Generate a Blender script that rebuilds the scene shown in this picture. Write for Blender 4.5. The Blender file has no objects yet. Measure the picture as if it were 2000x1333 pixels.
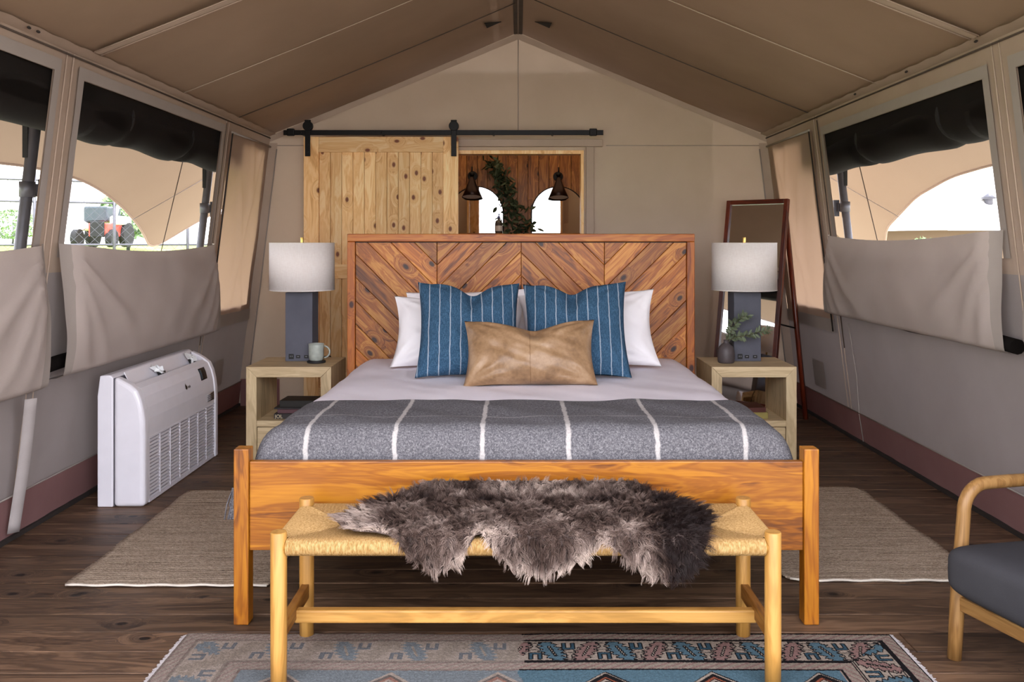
import bpy, math, random
import numpy as np
from mathutils import Vector, Matrix

scene = bpy.context.scene
COL = scene.collection
PI = math.pi
FPX, CX, CY, CH = 1752.0, 1012.0, 472.0, 1.344      # focal length in pixels, optical axis, eye height

# ------------------------------------------------------------------ camera
cam_d = bpy.data.cameras.new('camera')
cam_d.sensor_fit = 'HORIZONTAL'
cam_d.sensor_width = 36.0
cam_d.lens = 36.0 * FPX / 2000.0
cam_d.shift_x = -0.006
cam_d.shift_y = -0.09725
cam_d.clip_end = 500
cam = bpy.data.objects.new('camera', cam_d)
cam.location = (0, 0, CH)
cam.rotation_euler = (PI / 2, 0, 0)
COL.objects.link(cam)
scene.camera = cam

# ------------------------------------------------------------------ view, world, sun
scene.view_settings.view_transform = 'Standard'
scene.view_settings.look = 'None'
scene.view_settings.gamma = 1.0
scene.view_settings.use_curve_mapping = False
scene.view_settings.exposure = 0.0
EXPOSURE = 1.06
scene.view_settings.exposure = EXPOSURE

world = bpy.data.worlds.new('world')
scene.world = world
world.use_nodes = True
wnt = world.node_tree
bg = wnt.nodes['Background']
wtc = wnt.nodes.new('ShaderNodeTexCoord')
wsep = wnt.nodes.new('ShaderNodeSeparateXYZ')
wramp = wnt.nodes.new('ShaderNodeValToRGB')
wnt.links.new(wtc.outputs['Generated'], wsep.inputs[0])
wnt.links.new(wsep.outputs['Z'], wramp.inputs[0])
wramp.color_ramp.elements[0].position = 0.0
wramp.color_ramp.elements[0].color = (0.97, 0.96, 1.0, 1)
wramp.color_ramp.elements[1].position = 0.9
wramp.color_ramp.elements[1].color = (0.84, 0.87, 1.0, 1)
wnt.links.new(wramp.outputs[0], bg.inputs['Color'])
bg.inputs['Strength'].default_value = 3.7

sun_d = bpy.data.lights.new('sun', 'SUN')
sun_d.energy = 4.5
sun_d.angle = math.radians(1.5)
sun_d.color = (1.0, 0.95, 0.88)
sun = bpy.data.objects.new('sun', sun_d)
sun.rotation_euler = Vector((-0.40, 0.42, -1.0)).to_track_quat('-Z', 'Y').to_euler()
sun.location = (6, -6, 12)
COL.objects.link(sun)

scene.cycles.max_bounces = 10
scene.cycles.diffuse_bounces = 6
scene.cycles.glossy_bounces = 4
scene.cycles.transmission_bounces = 6
scene.cycles.transparent_max_bounces = 12
scene.cycles.sample_clamp_indirect = 6.0
scene.cycles.caustics_reflective = False
scene.cycles.caustics_refractive = False

# ------------------------------------------------------------------ node helpers
def lin(h):
    h = h.lstrip('#')
    out = []
    for i in (0, 2, 4):
        v = int(h[i:i + 2], 16) / 255.0
        out.append(v / 12.92 if v <= 0.04045 else ((v + 0.055) / 1.055) ** 2.4)
    return (out[0], out[1], out[2], 1.0)

class Mat:
    def __init__(s, name, rough=0.6, spec=0.4):
        s.m = bpy.data.materials.new(name)
        s.m.use_nodes = True
        s.nt = s.m.node_tree
        s.b = s.nt.nodes['Principled BSDF']
        s.out = s.nt.nodes['Material Output']
        s.b.inputs['Roughness'].default_value = rough
        s.b.inputs['Specular IOR Level'].default_value = spec
    def put(s, inp, v):
        if isinstance(v, bpy.types.NodeSocket):
            s.nt.links.new(v, inp)
        else:
            inp.default_value = v
    def n(s, typ, ins=None, **props):
        nd = s.nt.nodes.new(typ)
        for k, v in props.items():
            setattr(nd, k, v)
        for k, v in (ins or {}).items():
            s.put(nd.inputs[k], v)
        return nd
    def math(s, op, a, b=0.0, c=None):
        nd = s.n('ShaderNodeMath', {0: a, 1: b}, operation=op)
        if c is not None:
            s.put(nd.inputs[2], c)
        return nd.outputs[0]
    def mix(s, f, a, b, blend='MIX'):
        nd = s.nt.nodes.new('ShaderNodeMix')
        nd.data_type = 'RGBA'
        nd.blend_type = blend
        s.put(nd.inputs[0], f); s.put(nd.inputs[6], a); s.put(nd.inputs[7], b)
        return nd.outputs[2]
    def ramp(s, f, stops):
        nd = s.nt.nodes.new('ShaderNodeValToRGB')
        cr = nd.color_ramp
        while len(cr.elements) < len(stops):
            cr.elements.new(0.5)
        for e, (p, c) in zip(cr.elements, stops):
            e.position = p
            e.color = c if len(c) == 4 else (c[0], c[1], c[2], 1)
        s.put(nd.inputs[0], f)
        return nd.outputs[0]
    def objco(s, scale=(1, 1, 1), rnd=True):
        tc = s.n('ShaderNodeTexCoord')
        v = tc.outputs['Object']
        if rnd:
            oi = s.n('ShaderNodeObjectInfo')
            r = s.n('ShaderNodeVectorMath', {0: oi.outputs['Random'], 1: (31.7, 17.3, 53.1)}, operation='MULTIPLY')
            v = s.n('ShaderNodeVectorMath', {0: v, 1: r.outputs[0]}, operation='ADD').outputs[0]
        return s.n('ShaderNodeVectorMath', {0: v, 1: scale}, operation='MULTIPLY').outputs[0]
    def noise(s, v, scale=1.0, detail=3.0, rough=0.5, dist=0.0):
        return s.n('ShaderNodeTexNoise', {'Vector': v, 'Scale': scale, 'Detail': detail, 'Roughness': rough, 'Distortion': dist}).outputs['Fac']
    def bump(s, h, strength=0.2, dist=0.002):
        nd = s.n('ShaderNodeBump', {'Height': h, 'Strength': strength, 'Distance': dist})
        s.nt.links.new(nd.outputs[0], s.b.inputs['Normal'])
    def color(s, v):
        s.put(s.b.inputs['Base Color'], v)
    def translucent(s, colr, fac):
        t = s.n('ShaderNodeBsdfTranslucent')
        s.put(t.inputs['Color'], colr)
        mx = s.n('ShaderNodeMixShader', {0: fac, 1: s.b.outputs[0], 2: t.outputs[0]})
        s.nt.links.new(mx.outputs[0], s.out.inputs[0])

def plain(name, h, rough=0.5, metal=0.0, spec=0.4, var=0.12, nscale=14.0):
    m = Mat(name, rough, spec)
    nz = m.noise(m.objco((1, 1, 1)), nscale, 3)
    c = lin(h)
    a = tuple(x * (1 - var) for x in c[:3]) + (1,)
    b = tuple(min(1, x * (1 + var)) for x in c[:3]) + (1,)
    m.color(m.ramp(nz, [(0.3, a), (0.7, b)]))
    m.b.inputs['Metallic'].default_value = metal
    return m.m

_wc = {}
def wood(name, dark, mid, light, axis='X', knots=0.0, rough=0.42, ring=1.0, tint=0.25, coat=0.0, kscale=1.0, spec=0.4, along=0.9, streak=1.0, thick='Y'):
    key = (name, axis)
    if key in _wc:
        return _wc[key]
    m = Mat(name + '_' + axis.lower(), rough, spec)
    i = 'XYZ'.index(axis)
    def sc(a, b):
        v = [b, b, b]; v[i] = a
        return tuple(v)
    base = m.objco((1, 1, 1))
    def scaled(v):
        return m.n('ShaderNodeVectorMath', {0: base, 1: v}, operation='MULTIPLY').outputs[0]
    bs = m.n('ShaderNodeSeparateXYZ', {0: base})
    others = [q for q in range(3) if q != i and q != 'XYZ'.index(thick)]
    kv = m.n('ShaderNodeCombineXYZ', {0: m.math('MULTIPLY', bs.outputs[i], 4.2 * kscale), 1: m.math('MULTIPLY', bs.outputs[others[0]], 6.5 * kscale)}).outputs[0]
    vor = m.n('ShaderNodeTexVoronoi', {'Vector': kv, 'Scale': 1.0, 'Randomness': 1.0}, voronoi_dimensions='2D')
    pick = m.n('ShaderNodeSeparateColor', {0: vor.outputs['Color']})
    chosen = m.math('GREATER_THAN', pick.outputs[0], 1.0 - knots)
    d = vor.outputs['Distance']
    kmask = m.math('MULTIPLY', m.n('ShaderNodeMapRange', {'Value': d, 'From Min': 0.11, 'From Max': 0.06, 'To Min': 0.0, 'To Max': 1.0}).outputs[0], chosen)
    halo = m.math('MULTIPLY', m.n('ShaderNodeMapRange', {'Value': d, 'From Min': 0.40, 'From Max': 0.06, 'To Min': 0.0, 'To Max': 1.0}).outputs[0], chosen)
    bend = m.n('ShaderNodeVectorMath', {0: scaled(sc(along, 7.0)), 1: halo}, operation='ADD').outputs[0]
    g1 = m.noise(bend, 1.6, 4, 0.6, 0.7)
    rings = m.math('SINE', m.math('MULTIPLY', g1, 46.0 * ring))
    fine = m.noise(scaled(sc(5.0, 150.0)), 1.0, 2, 0.6)
    f = m.math('ADD', m.math('MULTIPLY', g1, 0.75 * streak), m.math('MULTIPLY', rings, 0.09))
    f = m.math('ADD', f, m.math('MULTIPLY', fine, 0.28))
    c = m.ramp(f, [(0.26, dark), (0.50, mid), (0.78, light)])
    oi = m.n('ShaderNodeObjectInfo')
    tn = m.math('MULTIPLY_ADD', oi.outputs['Random'], 2 * tint, 1.0 - tint)
    c = m.n('ShaderNodeVectorMath', {0: c, 1: tn}, operation='SCALE')
    m.put(c.inputs['Scale'], tn)
    dk = (dark[0] * 0.30, dark[1] * 0.16, dark[2] * 0.12, 1)
    c2 = m.mix(m.math('MULTIPLY', halo, 0.35), c.outputs[0], dark)
    c3 = m.mix(kmask, c2, dk)
    m.color(c3)
    m.b.inputs['Coat Weight'].default_value = coat
    m.b.inputs['Coat Roughness'].default_value = 0.25
    m.bump(f, 0.25, 0.0015)
    _wc[key] = m.m
    return m.m

def cloth(name, h1, h2=None, weave=900.0, blot=3.0, rough=0.9, trans=0.0, tcol=None, bump=0.15, spec=0.1, wrinkle=0.0):
    m = Mat(name, rough, spec)
    v = m.objco((1, 1, 1))
    c1 = lin(h1); c2 = lin(h2) if h2 else tuple(x * 0.86 for x in c1[:3]) + (1,)
    nz = m.noise(v, blot, 4, 0.55)
    fw = m.noise(v, weave, 1)
    f = m.math('ADD', m.math('MULTIPLY', nz, 0.7), m.math('MULTIPLY', fw, 0.3))
    col = m.ramp(f, [(0.32, c2), (0.66, c1)])
    m.color(col)
    h = fw
    if wrinkle:
        wn = m.noise(v, 5.0, 3, 0.5, 0.6)
        h = m.math('ADD', m.math('MULTIPLY', fw, 0.15), m.math('MULTIPLY', wn, wrinkle))
        m.bump(h, 0.5, 0.02)
    else:
        m.bump(h, bump, 0.0006)
    if trans:
        m.translucent(lin(tcol) if tcol else col, trans)
    return m.m

# ------------------------------------------------------------------ mesh helpers
class MB:
    def __init__(s):
        s.v = []; s.f = []; s.mi = []; s.sm = []
    def add(s, v, f, mi=0, smooth=False):
        o = len(s.v)
        s.v.extend([tuple(p) for p in v])
        s.f.extend([tuple(i + o for i in q) for q in f])
        s.mi.extend([mi] * len(f)); s.sm.extend([smooth] * len(f))
        return s
    def box(s, x0, x1, y0, y1, z0, z1, mi=0):
        v = [(x0, y0, z0), (x1, y0, z0), (x1, y1, z0), (x0, y1, z0), (x0, y0, z1), (x1, y0, z1), (x1, y1, z1), (x0, y1, z1)]
        f = [(0, 3, 2, 1), (4, 5, 6, 7), (0, 1, 5, 4), (1, 2, 6, 5), (2, 3, 7, 6), (3, 0, 4, 7)]
        return s.add(v, f, mi)
    def obox(s, M, x0, x1, y0, y1, z0, z1, mi=0):
        t = MB().box(x0, x1, y0, y1, z0, z1)
        return s.add([M @ Vector(p) for p in t.v], t.f, mi)
    def prism(s, poly, lo, hi, axis='Y', mi=0):
        # poly in the two remaining axes, extruded along axis
        n = len(poly)
        def P(a, b, e):
            return {'Y': (a, e, b), 'X': (e, a, b), 'Z': (a, b, e)}[axis]
        v = [P(a, b, lo) for a, b in poly] + [P(a, b, hi) for a, b in poly]
        f = [tuple(range(n - 1, -1, -1)), tuple(range(n, 2 * n))]
        f += [(i, (i + 1) % n, n + (i + 1) % n, n + i) for i in range(n)]
        return s.add(v, f, mi)
    def tube(s, path, rad, n=8, mi=0, cap=True, smooth=True, flat=1.0):
        pts = [Vector(p) for p in path]
        if not isinstance(rad, (list, tuple)):
            rad = [rad] * len(pts)
        v = []; f = []
        up = Vector((0, 0, 1))
        t0 = (pts[1] - pts[0]).normalized()
        if abs(t0.dot(up)) > 0.95:
            up = Vector((0, 1, 0))
        nrm = (up - t0 * up.dot(t0)).normalized()
        for i, p in enumerate(pts):
            t = (pts[min(i + 1, len(pts) - 1)] - pts[max(i - 1, 0)]).normalized()
            nrm = (nrm - t * nrm.dot(t))
            nrm = nrm.normalized() if nrm.length > 1e-6 else t.orthogonal().normalized()
            bn = t.cross(nrm)
            for k in range(n):
                a = 2 * PI * k / n
                v.append(p + (nrm * math.cos(a) * flat + bn * math.sin(a)) * rad[i])
        for i in range(len(pts) - 1):
            for k in range(n):
                f.append((i * n + k, i * n + (k + 1) % n, (i + 1) * n + (k + 1) % n, (i + 1) * n + k))
        s.add(v, f, mi, smooth)
        if cap:
            o = len(s.v) - len(v)
            s.f.append(tuple(o + k for k in range(n - 1, -1, -1))); s.mi.append(mi); s.sm.append(False)
            s.f.append(tuple(o + (len(pts) - 1) * n + k for k in range(n))); s.mi.append(mi); s.sm.append(False)
        return s
    def lathe(s, prof, c=(0, 0, 0), n=32, mi=0, smooth=True, closed=False):
        v = []; f = []
        for r, z in prof:
            for k in range(n):
                a = 2 * PI * k / n
                v.append((c[0] + r * math.cos(a), c[1] + r * math.sin(a), c[2] + z))
        m = len(prof)
        for i in range(m - 1 if not closed else m):
            j = (i + 1) % m
            for k in range(n):
                f.append((i * n + k, i * n + (k + 1) % n, j * n + (k + 1) % n, j * n + k))
        return s.add(v, f, mi, smooth)
    def grid(s, nu, nv, fn, mi=0, smooth=True, mif=None, skip=None):
        v = [fn(i / nu, j / nv) for j in range(nv + 1) for i in range(nu + 1)]
        f = []; mis = []
        for j in range(nv):
            for i in range(nu):
                if skip and skip((i + .5) / nu, (j + .5) / nv):
                    continue
                a = j * (nu + 1) + i
                f.append((a, a + 1, a + nu + 2, a + nu + 1))
                mis.append(mif((i + .5) / nu, (j + .5) / nv) if mif else mi)
        o = len(s.v)
        s.v.extend([tuple(p) for p in v])
        s.f.extend([tuple(i + o for i in q) for q in f])
        s.mi.extend(mis); s.sm.extend([smooth] * len(f))
        return s
    def ball(s, c, r, n=12, m=8, mi=0, sq=(1, 1, 1)):
        prof = [(max(1e-4, math.sin(PI * i / m)) * r, -math.cos(PI * i / m) * r) for i in range(m + 1)]
        t = MB().lathe(prof, (0, 0, 0), n)
        return s.add([(c[0] + p[0] * sq[0], c[1] + p[1] * sq[1], c[2] + p[2] * sq[2]) for p in t.v], t.f, mi, True)
    def build(s, name, mat, parent=None, world=True, bevel=0.0, seg=2, sub=0, loc=None, rot=None, solid=0.0):
        me = bpy.data.meshes.new(name)
        me.from_pydata(s.v, [], s.f)
        mats = mat if isinstance(mat, (list, tuple)) else [mat]
        for m in mats:
            me.materials.append(m)
        me.polygons.foreach_set('material_index', s.mi)
        me.polygons.foreach_set('use_smooth', s.sm)
        me.update()
        o = bpy.data.objects.new(name, me)
        COL.objects.link(o)
        return place(o, parent, world, bevel, seg, sub, loc, rot, solid)

def place(o, parent=None, world=True, bevel=0.0, seg=2, sub=0, loc=None, rot=None, solid=0.0):
    if loc is not None:
        o.location = loc
    if rot is not None:
        o.rotation_euler = rot
    if parent is not None:
        o.parent = parent
        if world:                                   # geometry was written in world coordinates
            base = Vector((0, 0, 0)); p = parent
            while p is not None:
                base += p.location; p = p.parent
            o.location = Vector(o.location) - base
    if solid:
        md = o.modifiers.new('solid', 'SOLIDIFY'); md.thickness = solid; md.offset = 0
    if bevel:
        md = o.modifiers.new('bevel', 'BEVEL'); md.width = bevel; md.segments = seg; md.limit_method = 'ANGLE'; md.angle_limit = 0.6
    if sub:
        md = o.modifiers.new('sub', 'SUBSURF'); md.levels = sub; md.render_levels = sub
    return o

def thing(name, label, cat, loc=(0, 0, 0), rotz=0.0, group=None):
    o = bpy.data.objects.new(name, None)
    o.empty_display_size = 0.1
    COL.objects.link(o)
    o.location = loc; o.rotation_euler = (0, 0, rotz)
    o['label'] = label; o['category'] = cat
    if group: o['group'] = group
    return o
def tag(o, label, cat, group=None, kind=None):
    o['label'] = label; o['category'] = cat
    if group: o['group'] = group
    if kind: o['kind'] = kind
    return o
def struct(o):
    o['kind'] = 'structure'
    return o
def dup(o, parent=None):
    c = o.copy(); COL.objects.link(c)
    if parent is not None: c.parent = parent
    for ch in [x for x in bpy.data.objects if x.parent == o]:
        dup(ch, c)
    return c
def recenter(o, c):
    """move the origin of a single-mesh thing written in world coordinates to c"""
    o.data.transform(Matrix.Translation(-Vector(c)))
    o.location = c
    return o
def at(px, py, y):
    return Vector(((px - CX) * y / FPX, y, CH - (py - CY) * y / FPX))
def sstep(a, b, x):
    t = min(1, max(0, (x - a) / (b - a)))
    return t * t * (3 - 2 * t)
RNG = random.Random(11)

def vnoise(x, y, seed=0):
    """cheap smooth pseudo noise, about -1..1"""
    return (math.sin(1.7 * x + 2.3 * y + seed) + math.sin(-2.9 * x + 1.3 * y + 1.7 * seed + 1.1) + math.sin(3.7 * x + 4.1 * y + 0.6 * seed + 2.3) * .6) / 2.6

# ------------------------------------------------------------------ materials
M = {}
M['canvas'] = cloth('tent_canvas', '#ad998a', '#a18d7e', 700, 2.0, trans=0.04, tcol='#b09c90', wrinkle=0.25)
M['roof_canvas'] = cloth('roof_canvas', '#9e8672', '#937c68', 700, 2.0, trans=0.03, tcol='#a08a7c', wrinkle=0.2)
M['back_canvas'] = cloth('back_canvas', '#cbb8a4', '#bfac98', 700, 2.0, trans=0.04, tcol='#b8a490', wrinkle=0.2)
M['lower_canvas'] = cloth('lower_canvas', '#988f8d', '#8d8483', 700, 2.0, trans=0.03, tcol='#988a88', wrinkle=0.5)
M['flap_canvas'] = cloth('flap_canvas', '#b8aba4', '#aea19a', 700, 2.0, trans=0.05, tcol='#b4a498', wrinkle=0.25)
M['curtain_canvas'] = cloth('curtain_canvas', '#b59f8f', '#ab9484', 700, 2.0, trans=0.28, tcol='#c8a890', wrinkle=0.3)
M['hem'] = cloth('hem_tape', '#a29891', '#978d87', 500, 3.0, trans=0.03)
M['mud'] = cloth('mud_flap', '#93706e', '#866462', 500, 3.0, trans=0.18, tcol='#b85a50', wrinkle=0.4)
M['seam'] = plain('seam_thread', '#4c4038', 0.9)
M['strip'] = cloth('roof_strip', '#b7a394', '#ab9888', 600, 3.0)
M['webbing'] = cloth('webbing', '#a9a19f', '#9c9492', 500, 8.0)
M['dark_roll'] = cloth('rolled_storm_flap', '#120e0c', '#0c0908', 500, 4.0)
M['black_web'] = plain('black_webbing', '#0c0b0b', 0.8)
M['fly'] = cloth('fly_canvas', '#84725f', '#7c6a57', 300, 1.0, trans=0.11, tcol='#b49a80')
M['black'] = plain('black_iron', '#0f0d0d', 0.45, 0.6)
M['pole'] = plain('tent_pole', '#55555c', 0.45, 0.5)
M['rubber'] = plain('dark_edge', '#2a2320', 0.8)

def screen_mat():
    m = Mat('insect_mesh', 0.9, 0.0)
    m.color(lin('#4a4643'))
    t = m.n('ShaderNodeBsdfTransparent')
    mx = m.n('ShaderNodeMixShader', {0: 0.15, 1: t.outputs[0], 2: m.b.outputs[0]})
    m.nt.links.new(mx.outputs[0], m.out.inputs[0])
    return m.m
M['screen'] = screen_mat()

PINE = dict(dark=lin('#c68c4e'), mid=lin('#e8b87c'), light=lin('#f6d6a2'))
STAIN = dict(dark=lin('#4c1f04'), mid=lin('#985414'), light=lin('#c48a3e'))
AMBER = dict(dark=lin('#441c02'), mid=lin('#834a07'), light=lin('#a56a14'))
FLOORW = dict(dark=lin('#291b13'), mid=lin('#513c2c'), light=lin('#785c46'))
BATH = dict(dark=lin('#3f2410'), mid=lin('#885426'), light=lin('#b27c40'))
OAK = dict(dark=lin('#85602a'), mid=lin('#a6783a'), light=lin('#b98d4c'))
GREIGE = dict(dark=lin('#a08c69'), mid=lin('#c3ac86'), light=lin('#d8c49d'))
REDW = dict(dark=lin('#3a120a'), mid=lin('#5e2212'), light=lin('#7c321a'))
for ax in 'XYZ':
    M['pine' + ax] = wood('pine', **PINE, axis=ax, knots=0.5, rough=0.5, tint=0.14, streak=1.1)
    M['stain' + ax] = wood('stained_chevron', **STAIN, axis=ax, knots=0.55, rough=0.45, tint=0.32, coat=0.06, kscale=1.05)
    M['amber' + ax] = wood('amber_bed', **AMBER, axis=ax, knots=0.32, rough=0.38, tint=0.14, coat=0.2, kscale=0.6, streak=1.15)
    M['redbed' + ax] = wood('headboard_frame', lin('#5c2104'), lin('#985010'), lin('#b47224'), axis=ax, knots=0.4, rough=0.45, tint=0.08, coat=0.05)
    M['floor' + ax] = wood('floor_board', **FLOORW, axis=ax, knots=0.15, rough=0.5, tint=0.22, thick='Z')
    M['bath' + ax] = wood('bath_plank', **BATH, axis=ax, knots=0.6, rough=0.5, tint=0.25)
    M['oak' + ax] = wood('ash_wood', **OAK, axis=ax, knots=0.0, rough=0.4, tint=0.05, ring=0.8)
    M['arm' + ax] = wood('armchair_wood', lin('#644420'), lin('#846036'), lin('#9a7648'), axis=ax, knots=0.0, rough=0.45, tint=0.05)
    M['greige' + ax] = wood('limed_oak', **GREIGE, axis=ax, knots=0.0, rough=0.5, tint=0.06)
    M['red' + ax] = wood('mirror_frame_wood', **REDW, axis=ax, knots=0.0, rough=0.35, tint=0.08, coat=0.2)
    M['darkstretch' + ax] = wood('bench_stretcher', lin('#4c2c0e'), lin('#75491a'), lin('#8f632a'), axis=ax, knots=0.0, rough=0.45, tint=0.05)
# ================================================================== TENT SHELL
Y0, Y1 = 1.55, 7.35                       # open front, back wall
EZ, EX, RZ, BX = 2.22, 2.03, 3.06, 2.30  # eave height, eave half width, ridge height, base half width
SL = (BX - EX) / EZ
RS = (RZ - EZ) / EX
def wallx(side, z, off=0.0):
    return side * (BX - SL * z - off)

def spaced(breaks, step):
    out = []
    for a, b in zip(breaks[:-1], breaks[1:]):
        n = max(1, int(round((b - a) / step)))
        out += [a + (b - a) * i / n for i in range(n)]
    return out + [breaks[-1]]

def make_wall(side, name, holes):
    ys = {Y0, Y1}; zs = {0.0, 1.20, EZ}
    for a, b, c, d in holes:
        ys |= {a, b}; zs |= {c, d}
    ys = spaced(sorted(ys), 0.12); zs = spaced(sorted(zs), 0.12)
    v = []; f = []; mi = []
    for z in zs:
        for y in ys:
            w = 0.010 * vnoise(y * 2.1, z * 3.0, side + 3) * math.sin(PI * min(1, z / EZ)) if z < 0.95 else 0
            if z > 2.08:
                w = 0.003 * math.sin(y * 55)
            v.append((wallx(side, z, w), y, z))
    n = len(ys)
    for j in range(len(zs) - 1):
        for i in range(n - 1):
            cy, cz = (ys[i] + ys[i + 1]) / 2, (zs[j] + zs[j + 1]) / 2
            if any(a < cy < b and c < cz < d for a, b, c, d in holes):
                continue
            f.append((j * n + i, j * n + i + 1, (j + 1) * n + i + 1, (j + 1) * n + i))
            mi.append(1 if cz < 1.20 else 0)
    mb = MB(); mb.add(v, f, 0, True); mb.mi = mi
    return struct(mb.build(name, [M['canvas'], M['lower_canvas']]))

WL = [(1.98, 3.94), (4.21, 6.17)]
WR = [(1.70, 3.68), (3.95, 6.00)]
wall_left = make_wall(-1, 'wall_left', [(a, b, 1.27, 2.10) for a, b in WL] + [(6.38, 7.22, 0.84, 2.06)])
wall_right = make_wall(1, 'wall_right', [(a, b, 1.27, 2.06) for a, b in WR] + [(6.30, 7.15, 0.86, 2.06)])

def band(side, y0, y1, z0, z1, off, n=None, ripple=0.0):
    """flat strip of cloth lying just inside a side wall"""
    mb = MB()
    nu = n or max(2, int((y1 - y0) / 0.15)); nv = max(1, int((z1 - z0) / 0.15))
    def fn(u, v):
        y = y0 + (y1 - y0) * u; z = z0 + (z1 - z0) * v
        return (wallx(side, z, off + ripple * vnoise(y * 9, z * 9, side)), y, z)
    return mb.grid(nu, nv, fn)

for side, wl, nm in ((-1, wall_left, 'left'), (1, wall_right, 'right')):
    m = band(side, Y0, Y1, 0.02, 0.205, 0.012, 90, 0.004)
    m.build('mud_flap', M['mud'], wl)
    m = MB()
    m.tube([(wallx(side, 0.205, 0.014), Y0, 0.205), (wallx(side, 0.205, 0.014), Y1, 0.205)], 0.004, 6)
    m.build('hem_piping', M['hem'], wl)
    m = MB()
    m.box(*sorted((wallx(side, 0, -0.03), wallx(side, 0, 0.03))), Y0, Y1, 0.0, 0.02)
    struct(m.build('floor_gap_strip_' + nm, M['rubber']))  # dark strip standing in for the shaded gap at the wall foot
    # vertical wall seams
    for y in ((4.07, 6.28) if side < 0 else (3.82, 6.14)):
        m = MB()
        for dy in (-0.03, 0.03):
            m.tube([(wallx(side, z, 0.004), y + dy, z) for z in (0.02, 0.7, 1.4, 2.2)], 0.0035, 6)
        m.build('frame_seam', M['strip'], wl)
    # header hem just under the eave, dark tube for the shaded gap, eave rail
    m = MB(); m.tube([(wallx(side, 2.19, 0.006), Y0, 2.19), (wallx(side, 2.19, 0.006), Y1, 2.19)], 0.005, 6)
    m.build('eave_gap_line', M['seam'], wl)
# long dark zip beside the corner curtain
for side, wl, y in ((-1, wall_left, 6.25), (1, wall_right, 6.10)):
    m = MB(); m.tube([(wallx(side, z, 0.006), y, z) for z in (0.62, 1.0, 1.5, 2.17)], 0.0035, 6)
    m.build('zipper', M['seam'], wl)
# lower wall seam and pocket on the right
m = MB(); m.tube([(wallx(1, z, 0.014), 5.93 + 0.02 * math.sin(z * 9), z) for z in (0.02, 0.2, 0.45, 0.8)], 0.003, 6)
m.build('lower_seam', M['hem'], wall_right)
m = MB(); m.tube([(wallx(-1, z, 0.014), 6.25, z) for z in (0.02, 0.2, 0.45, 0.8)], 0.003, 6)
m.build('lower_seam', M['hem'], wall_left)
band(1, 6.55, 6.80, 0.26, 0.46, 0.016, 2).build('wall_pocket', M['hem'], wall_right)
band(-1, 6.60, 6.80, 0.26, 0.46, 0.016, 2).build('wall_pocket', M['hem'], wall_left)

# ---- windows: grey hem tape around each opening, insect mesh behind it
wn = 0
for side, wins, ztop, zbot in ((-1, WL, 2.10, 1.27), (1, WR, 2.06, 1.27)):
    for a, b in wins:
        wn += 1
        w = 0.055
        m = MB()
        for q in ((a - w, b + w, ztop, ztop + w), (a - w, a, zbot, ztop), (b, b + w, zbot, ztop)):
            t = band(side, q[0], q[1], q[2], q[3], 0.008, None, 0.002)
            m.add(t.v, t.f, 0, True)
        win = struct(m.build('window_%d' % wn, M['hem']))
        m = MB(); m.add([(wallx(side, zz, -0.01), yy, zz) for yy, zz in ((a - .02, zbot - .02), (b + .02, zbot - .02), (b + .02, ztop + .02), (a - .02, ztop + .02))], [(0, 1, 2, 3)])
        m.build('insect_screen', M['screen'], win)

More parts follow.
